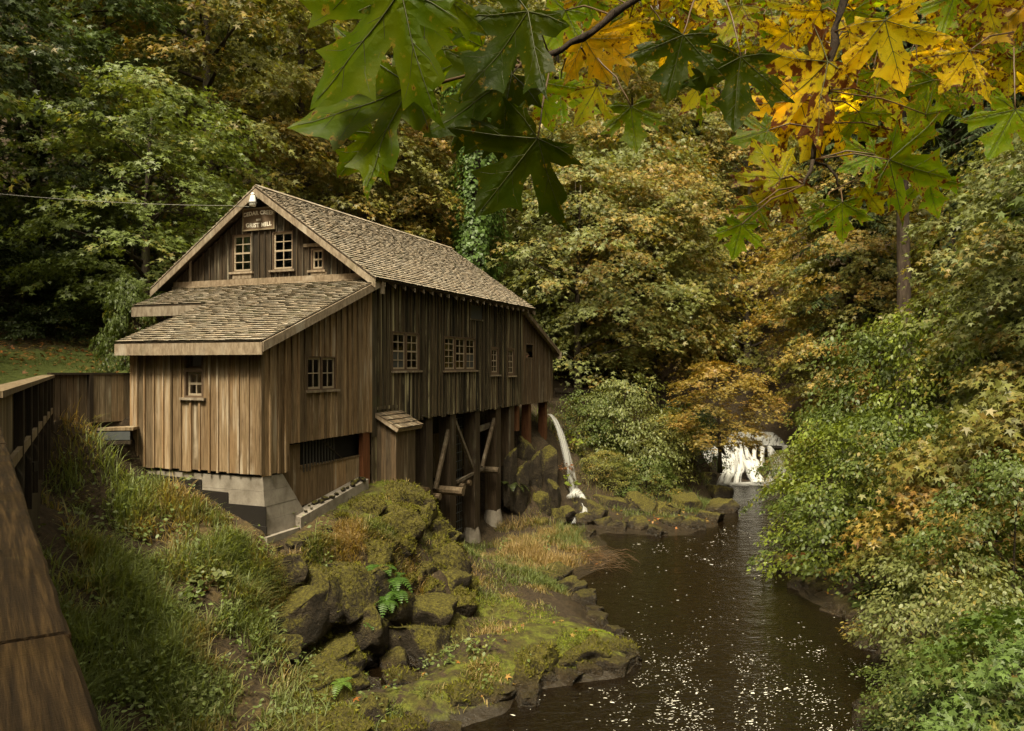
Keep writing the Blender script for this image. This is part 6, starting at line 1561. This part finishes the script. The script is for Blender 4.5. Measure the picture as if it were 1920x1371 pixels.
def big_leaf(seed):
    rr = random.Random(seed)
    rgt = [(x * rr.uniform(0.93, 1.07), y + rr.uniform(-.02, .02)) for x, y in HALF]; lft = [(-x * rr.uniform(0.93, 1.07), y + rr.uniform(-.02, .02)) for x, y in HALF]
    base = [(0, 0.0)] + rgt + [(0, 1.1)] + lft[::-1]
    out = []
    for i, a in enumerate(base):
        b = base[(i + 1) % len(base)]; out.append(a); L = math.dist(a, b); k = max(1, int(L / 0.06))
        for j in range(1, k):
            t = j / k; out.append((a[0] + (b[0] - a[0]) * t + rr.uniform(-.008, .008), a[1] + (b[1] - a[1]) * t + rr.uniform(-.008, .008)))
    def inside(p):
        c = False; n = len(out)
        for i in range(n):
            (x1, y1), (x2, y2) = out[i], out[(i + 1) % n]
            if (y1 > p[1]) != (y2 > p[1]) and p[0] < (x2 - x1) * (p[1] - y1) / (y2 - y1 + 1e-12) + x1: c = not c
        return c
    def sd(p, a, b):
        ax, ay, bx, by = a[0], a[1], b[0], b[1]; t = max(0, min(1, ((p[0] - ax) * (bx - ax) + (p[1] - ay) * (by - ay)) / ((bx - ax) ** 2 + (by - ay) ** 2 + 1e-12)))
        return math.hypot(p[0] - ax - t * (bx - ax), p[1] - ay - t * (by - ay))
    def dedge(p): return min(sd(p, out[i], out[(i + 1) % len(out)]) for i in range(len(out)))
    def dvein(p): return min(sd(p, v[i], v[i + 1]) for v in VEINS for i in range(len(v) - 1))
    pts = list(out)
    g = 0.045; y = -0.24
    while y < 1.1:
        x = -0.9
        while x < 0.9:
            p = (x + rr.uniform(-.01, .01), y + rr.uniform(-.01, .01))
            if inside(p) and dedge(p) > 0.016: pts.append(p)
            x += g
        y += g
    ne = len(out)
    vv, _, ff, *_r = delaunay_2d_cdt([Vector(p) for p in pts], [(i, (i + 1) % ne) for i in range(ne)], [], 1, 1e-5)
    def bend(x, y):
        r = math.hypot(x, y); dvn = dvein((x, y))
        z = 0.10 * x * x - 0.28 * max(0, y) ** 2 * cup + 0.05 * math.sin(5 * x + seed) * y - 0.12 * abs(x) * fold + 0.055 * min(dvn, 0.12) / 0.12 * 0.9 + 0.02 * math.sin(9 * y + 7 * x + seed * 2) * r
        return z
    cup, fold = rr.uniform(0.2, 1.1), rr.uniform(-0.2, 1.6)
    m = MB()
    m.add([(v.x, v.y, bend(v.x, v.y)) for v in vv], [tuple(f) for f in ff])
    nb = len(m.v)
    edge = [dedge(p) for p in m.v]; vein = [max(0.0, 1 - dvein(p) / 0.05) for p in m.v]
    for path_, w in [(v, 0.007) for v in VEINS] + [(s, 0.0035) for s in SEC]:
        P_ = []
        for i in range(len(path_) - 1):
            for t in (0, 0.25, 0.5, 0.75): P_.append((path_[i][0] + (path_[i + 1][0] - path_[i][0]) * t, path_[i][1] + (path_[i + 1][1] - path_[i][1]) * t))
        P_.append(path_[-1])
        m.tube([(x, y, bend(x, y)) for x, y in P_], [w * (1 - 0.75 * i / len(P_)) for i in range(len(P_))], 4, mi=1, cap=False)
    me = m.mesh('leaf', [M_bigleaf, M_vein], True)
    for nm, arr in (('edge', edge), ('vein', vein)):
        a_ = me.attributes.new(nm, 'FLOAT', 'POINT'); a_.data.foreach_set('value', arr + [0.0] * (len(me.vertices) - nb))
    return me
BIG = [big_leaf(i) for i in range(5)]
gb = empty('maple_branch', at(1020, 105, 1.25), 0, 'overhanging branch of large dark green maple leaves at the top centre', 'branch')
yb = empty('maple_branch', at(1530, 250, 1.6), 0, 'overhanging branch of yellow and green spotted maple leaves at the upper right', 'branch')
def stick(parent, pts, rad, mat, name, n=7):
    o = Vector(parent.location); rr = random.Random(len(pts) * 7 + int(abs(pts[0].x) * 1000)); P_ = []
    for i in range(len(pts) - 1):
        for t in (0, 0.34, 0.67):
            q = pts[i].lerp(pts[i + 1], t)
            if t or i: q = q + Vector((rr.uniform(-1, 1), rr.uniform(-1, 1), rr.uniform(-1, 1))) * (rad[0] * 0.5)
            P_.append(q)
    P_.append(pts[-1]); k = len(P_)
    R_ = [rad[0] + (rad[1] - rad[0]) * i / (k - 1) for i in range(k)]
    R_ = [r * (1.35 if (i % 3 == 0 and 0 < i < k - 1) else 1) for i, r in enumerate(R_)]
    m = MB(); m.tube([p - o for p in P_], R_, n); return m.build(name, mat, parent, True)
stick(gb, [at(1330, -120, 1.5), at(1215, -15, 1.32), at(1150, 30, 1.28), at(1090, 72, 1.26), at(1030, 105, 1.25), at(1000, 122, 1.22)], (0.0065, 0.004), M_twig, 'stem')
stick(gb, [at(1000, 122, 1.22), at(915, 133, 1.17), at(830, 153, 1.1), at(770, 160, 1.05)], (0.003, 0.0016), M_petiole, 'twig')
stick(yb, [at(1610, -140, 1.75), at(1583, -10, 1.65), at(1562, 85, 1.62), at(1545, 170, 1.6), at(1532, 235, 1.6), at(1524, 300, 1.6)], (0.0085, 0.0055), M_twig, 'stem')
stick(yb, [at(1524, 300, 1.6), at(1517, 325, 1.58), at(1507, 347, 1.56)], (0.0045, 0.0025), M_twig, 'twig')
stick(yb, [at(1524, 303, 1.6), at(1550, 310, 1.62), at(1568, 330, 1.6), at(1572, 352, 1.6)], (0.003, 0.0022), M_twig, 'twig')
GRN_SHADED, GRN, GRN_BACKLIT, YGR, YEL, GLD, ORG = (0.045, 0.068, 0.002), (0.115, 0.165, 0.003), (0.18, 0.27, 0.006), (0.35, 0.34, 0.012), (0.72, 0.52, 0.02), (0.50, 0.31, 0.02), (0.42, 0.2, 0.02)  # dark and bright greens paint shaded and backlit leaves into the blade colour
def hang(parent, jx, jy, tx, ty, d, col, spots, frm=None, tilt=0.0, roll=0.0, var=None, k=1.0):
    """a leaf whose stalk joins at jx, jy and whose tip hangs at tx, ty"""
    J = at(jx, jy, d); T = at(tx, ty, d)
    ax_ = (T - J); L = ax_.length; ax_.normalize()
    back = Vector((0, 1, 0)); side = ax_.cross(back).normalized()
    R0 = Matrix((side, ax_, side.cross(ax_))).transposed()            # local x side, y axis, z normal
    R1 = R0 @ Matrix.Rotation(tilt, 3, 'X') @ Matrix.Rotation(roll, 3, 'Y')
    s = L / 1.1 / max(0.35, math.cos(tilt)) * k
    o = link('leaf', BIG[random.randrange(5) if var is None else var], parent)
    o.location = J - Vector(parent.location); o.rotation_euler = R1.to_euler(); o.scale = (s * (1 if random.random() < 0.5 else -1), s, s); o.color = col + (spots,)
    if frm is not None:
        F = at(*frm); mid = F.lerp(J, 0.55) + Vector((0, 0, 0.012)); stick(parent, [F, mid, J], (0.0017, 0.0012), M_petiole, 'petiole', 5)
# green branch
hang(gb, 752, -18, 575, 190, 0.98, GRN, 0.12, (860, -60, 1.15), 0.25, 0.25, 0, 1.0)
hang(gb, 800, -45, 782, 118, 1.02, GRN, 0.15, (900, -80, 1.15), 0.3, -0.4, 1, 1.0)
hang(gb, 990, 22, 862, 190, 1.08, GRN_SHADED, 0.1, (1030, 105, 1.25), 0.3, 0.45, 2, 0.95)
hang(gb, 768, 160, 548, 240, 1.05, GRN, 0.2, None, 0.35, 0.35, 3, 1.0)
hang(gb, 960, 140, 790, 250, 1.15, GRN_SHADED, 0.15, (1000, 122, 1.22), 0.4, 0.4, 4, 0.95)
hang(gb, 1008, 260, 890, 400, 1.12, GRN_SHADED, 0.16, (1037, 105, 1.25), 0.2, -0.15, 0, 1.0)
hang(gb, 1183, 200, 1196, 290, 1.25, GRN, 0.2, (1120, 110, 1.27), 0.2, 0.15, 1, 0.95)
hang(gb, 1281, 66, 1252, 190, 1.3, GRN_SHADED, 0.15, (1320, -40, 1.4), 0.2, 0.1, 2, 1.0)
hang(gb, 1389, 107, 1372, 240, 1.32, GRN_SHADED, 0.22, (1350, -30, 1.4), 0.15, -0.1, 3, 1.05)
hang(gb, 900, 195, 850, 275, 1.2, GRN_SHADED, 0.2, (960, 130, 1.2), 0.5, 0.5, 2)
hang(gb, 905, 90, 790, 130, 1.25, GRN, 0.25, (980, 122, 1.22), 0.4, -0.5, 4)
hang(gb, 890, 110, 860, 230, 1.35, GRN, 0.3, (960, 125, 1.22), 0.3, 0.6, 1)
hang(gb, 1095, 72, 1150, 150, 1.35, GLD, 0.3, (1090, 72, 1.26), 0.3, 0.2, 0)
hang(gb, 1120, 60, 1190, 115, 1.45, GLD, 0.3, (1150, 30, 1.28), 0.2, 0.5, 3)
hang(gb, 1060, 20, 1015, 110, 1.5, GRN_BACKLIT, 0.3, (1150, 30, 1.28), 0.3, 0.3, 2)
hang(gb, 1100, -10, 1120, 70, 1.55, GRN_BACKLIT, 0.45, (1180, 10, 1.3), 0.3, -0.4, 1)
hang(gb, 1000, 150, 1040, 235, 1.5, GRN_BACKLIT, 0.4, (1030, 105, 1.25), 0.4, 0.3, 4)
hang(gb, 1120, 160, 1080, 235, 1.6, YGR, 0.5, (1090, 90, 1.3), 0.3, 0.4, 0)
hang(gb, 1050, 165, 1120, 215, 1.7, GRN_BACKLIT, 0.4, (1060, 110, 1.3), 0.3, -0.3, 1)
hang(gb, 700, 120, 640, 190, 1.3, GRN, 0.3, (800, 155, 1.1), 0.5, 0.2, 2)
hang(gb, 700, 250, 630, 320, 1.3, GRN, 0.2, (790, 165, 1.1), 0.4, -0.2, 3)
hang(gb, 1180, 40, 1215, 95, 1.7, YEL, 0.6, (1200, -10, 1.5), 0.3, 0.3, 2)
hang(gb, 1225, 20, 1180, 75, 1.8, YGR, 0.6, (1240, -40, 1.5), 0.3, -0.3, 4)
# yellow branch
B = (1545, 170, 1.6); E = (1524, 300, 1.6)
hang(yb, 1659, 39, 1700, 165, 1.5, YEL, 0.42, (1565, 60, 1.62), 0.15, 0.2, 0, 1.05)
hang(yb, 1930, 0, 1862, 75, 1.7, (0.48, 0.28, 0.02), 0.6, None, 0.3, 0.3, 1, 1.1)
hang(yb, 1818, 95, 1785, 165, 1.55, YEL, 0.5, (1900, 60, 1.6), 0.5, 0.6, 2)
hang(yb, 1552, 116, 1440, 245, 1.6, YEL, 0.7, B, 0.75, 0.8, 3, 0.8)
hang(yb, 1500, 190, 1425, 300, 1.65, YEL, 0.6, (1540, 190, 1.6), 0.4, 0.4, 4)
hang(yb, 1465, 335, 1415, 255, 1.55, YGR, 0.55, (1507, 347, 1.56), 0.3, 0.3, 0)
hang(yb, 1470, 330, 1400, 420, 1.6, YGR, 0.55, (1507, 347, 1.56), 0.4, 0.4, 1)
hang(yb, 1667, 300, 1800, 325, 1.5, GRN_BACKLIT, 0.42, E, 0.35, 0.2, 2, 1.0)
hang(yb, 1640, 290, 1580, 320, 1.55, GRN_BACKLIT, 0.35, E, 0.4, 0.3, 3)
hang(yb, 1903, 206, 1860, 300, 1.45, GRN_BACKLIT, 0.25, (1900, 90, 1.5), 0.2, 0.3, 4, 1.0)
hang(yb, 1579, 379, 1585, 455, 1.5, GRN_BACKLIT, 0.38, (1572, 352, 1.6), 0.2, 0.1, 0, 1.0)
hang(yb, 1540, 390, 1530, 430, 1.55, GRN, 0.3, (1572, 352, 1.6), 0.3, 0.5, 1, 1.1)
hang(yb, 1391, 420, 1378, 478, 1.4, GRN_BACKLIT, 0.2, (1507, 347, 1.56), 0.2, 0.1, 2, 1.15)
hang(yb, 1420, 385, 1400, 430, 1.5, GRN, 0.5, (1507, 347, 1.56), 0.4, 0.5, 3, 1.2)
hang(yb, 1440, 245, 1368, 265, 1.6, GRN, 0.3, (1530, 240, 1.6), 0.3, 0.3, 4, 1.0)
hang(yb, 1735, 215, 1800, 195, 1.65, GRN_BACKLIT, 0.35, (1545, 170, 1.6), 0.5, 0.3, 0, 1.0)
hang(yb, 1640, 180, 1700, 240, 1.7, YGR, 0.55, (1545, 170, 1.6), 0.4, -0.4, 1, 1.1)
hang(yb, 1610, 210, 1640, 260, 1.6, GRN_BACKLIT, 0.3, (1545, 190, 1.6), 0.3, 0.2, 2, 1.2)
hang(yb, 1570, 230, 1600, 290, 1.65, YEL, 0.5, (1535, 230, 1.6), 0.4, 0.4, 3, 1.1)
hang(yb, 1690, 250, 1650, 290, 1.6, YGR, 0.7, (1535, 230, 1.6), 0.4, -0.3, 4, 1.2)
hang(yb, 1590, 60, 1540, 110, 1.8, YEL, 0.5, (1562, 85, 1.62), 0.3, 0.3, 0, 1.2)
hang(yb, 1600, 20, 1625, 90, 1.8, GRN_BACKLIT, 0.45, (1575, 20, 1.64), 0.3, 0.3, 1, 1.1)
hang(yb, 1480, 60, 1425, 100, 1.9, YEL, 0.5, (1562, 85, 1.62), 0.3, -0.3, 2, 1.1)
hang(yb, 1500, 10, 1450, 55, 1.9, YGR, 0.5, (1580, -10, 1.64), 0.3, 0.3, 3, 1.1)
hang(yb, 1540, 20, 1500, 75, 1.75, YEL, 0.55, (1570, 30, 1.64), 0.3, -0.4, 4, 1.2)
hang(yb, 1720, -20, 1700, 40, 1.9, YEL, 0.5, None, 0.3, 0.2, 0, 1.2)
hang(yb, 1790, -10, 1775, 60, 1.8, GRN_BACKLIT, 0.4, None, 0.3, 0.3, 1, 1.1)
hang(yb, 1850, -10, 1880, 60, 1.7, YGR, 0.6, None, 0.3, 0.3, 2, 1.1)
hang(yb, 1840, 120, 1860, 190, 1.7, YEL, 0.6, None, 0.35, -0.3, 3, 1.0)
hang(yb, 1895, 110, 1900, 180, 1.75, YGR, 0.6, None, 0.3, 0.3, 4, 1.0)
hang(yb, 1750, 150, 1725, 225, 1.7, GRN, 0.4, None, 0.4, 0.4, 0, 1.1)
hang(yb, 1740, 330, 1770, 400, 1.6, GRN_BACKLIT, 0.4, (1667, 300, 1.5), 0.4, 0.3, 1, 1.0)
hang(yb, 1330, -20, 1300, 30, 1.9, YEL, 0.5, None, 0.3, 0.2, 2, 1.1)
hang(yb, 1390, 10, 1360, 70, 1.95, YGR, 0.55, None, 0.3, 0.3, 3, 1.2)
hang(yb, 1290, 110, 1262, 160, 1.9, YGR, 0.6, None, 0.4, 0.3, 4, 1.1)
hang(yb, 1620, 350, 1660, 395, 1.6, YGR, 0.5, (1572, 352, 1.6), 0.3, 0.4, 2, 1.1)
# further leaves of the yellow branch, deeper in the spray
rr = random.Random(41)
for k in range(92):
    jx, jy = rr.uniform(1060, 1930), rr.uniform(-40, 190)
    if jx < 1300 and jy > 90: jy *= 0.5
    a = rr.uniform(0.2, 2.6); L = rr.uniform(38, 78); d = rr.uniform(1.75, 3.1)
    col = rr.choice([YEL, YEL, YGR, YGR, GRN_BACKLIT, GRN_BACKLIT, GRN, GLD]) if jx > 1350 else rr.choice([YGR, GRN_BACKLIT, GRN, GLD])
    hang(yb, jx, jy, jx + math.cos(a) * L, jy + math.sin(a) * L, d, col, rr.uniform(0.35, 0.75), (jx + rr.uniform(-40, 40), jy - rr.uniform(30, 90), d), rr.uniform(0.1, 0.7), rr.uniform(-0.7, 0.7), k % 5)
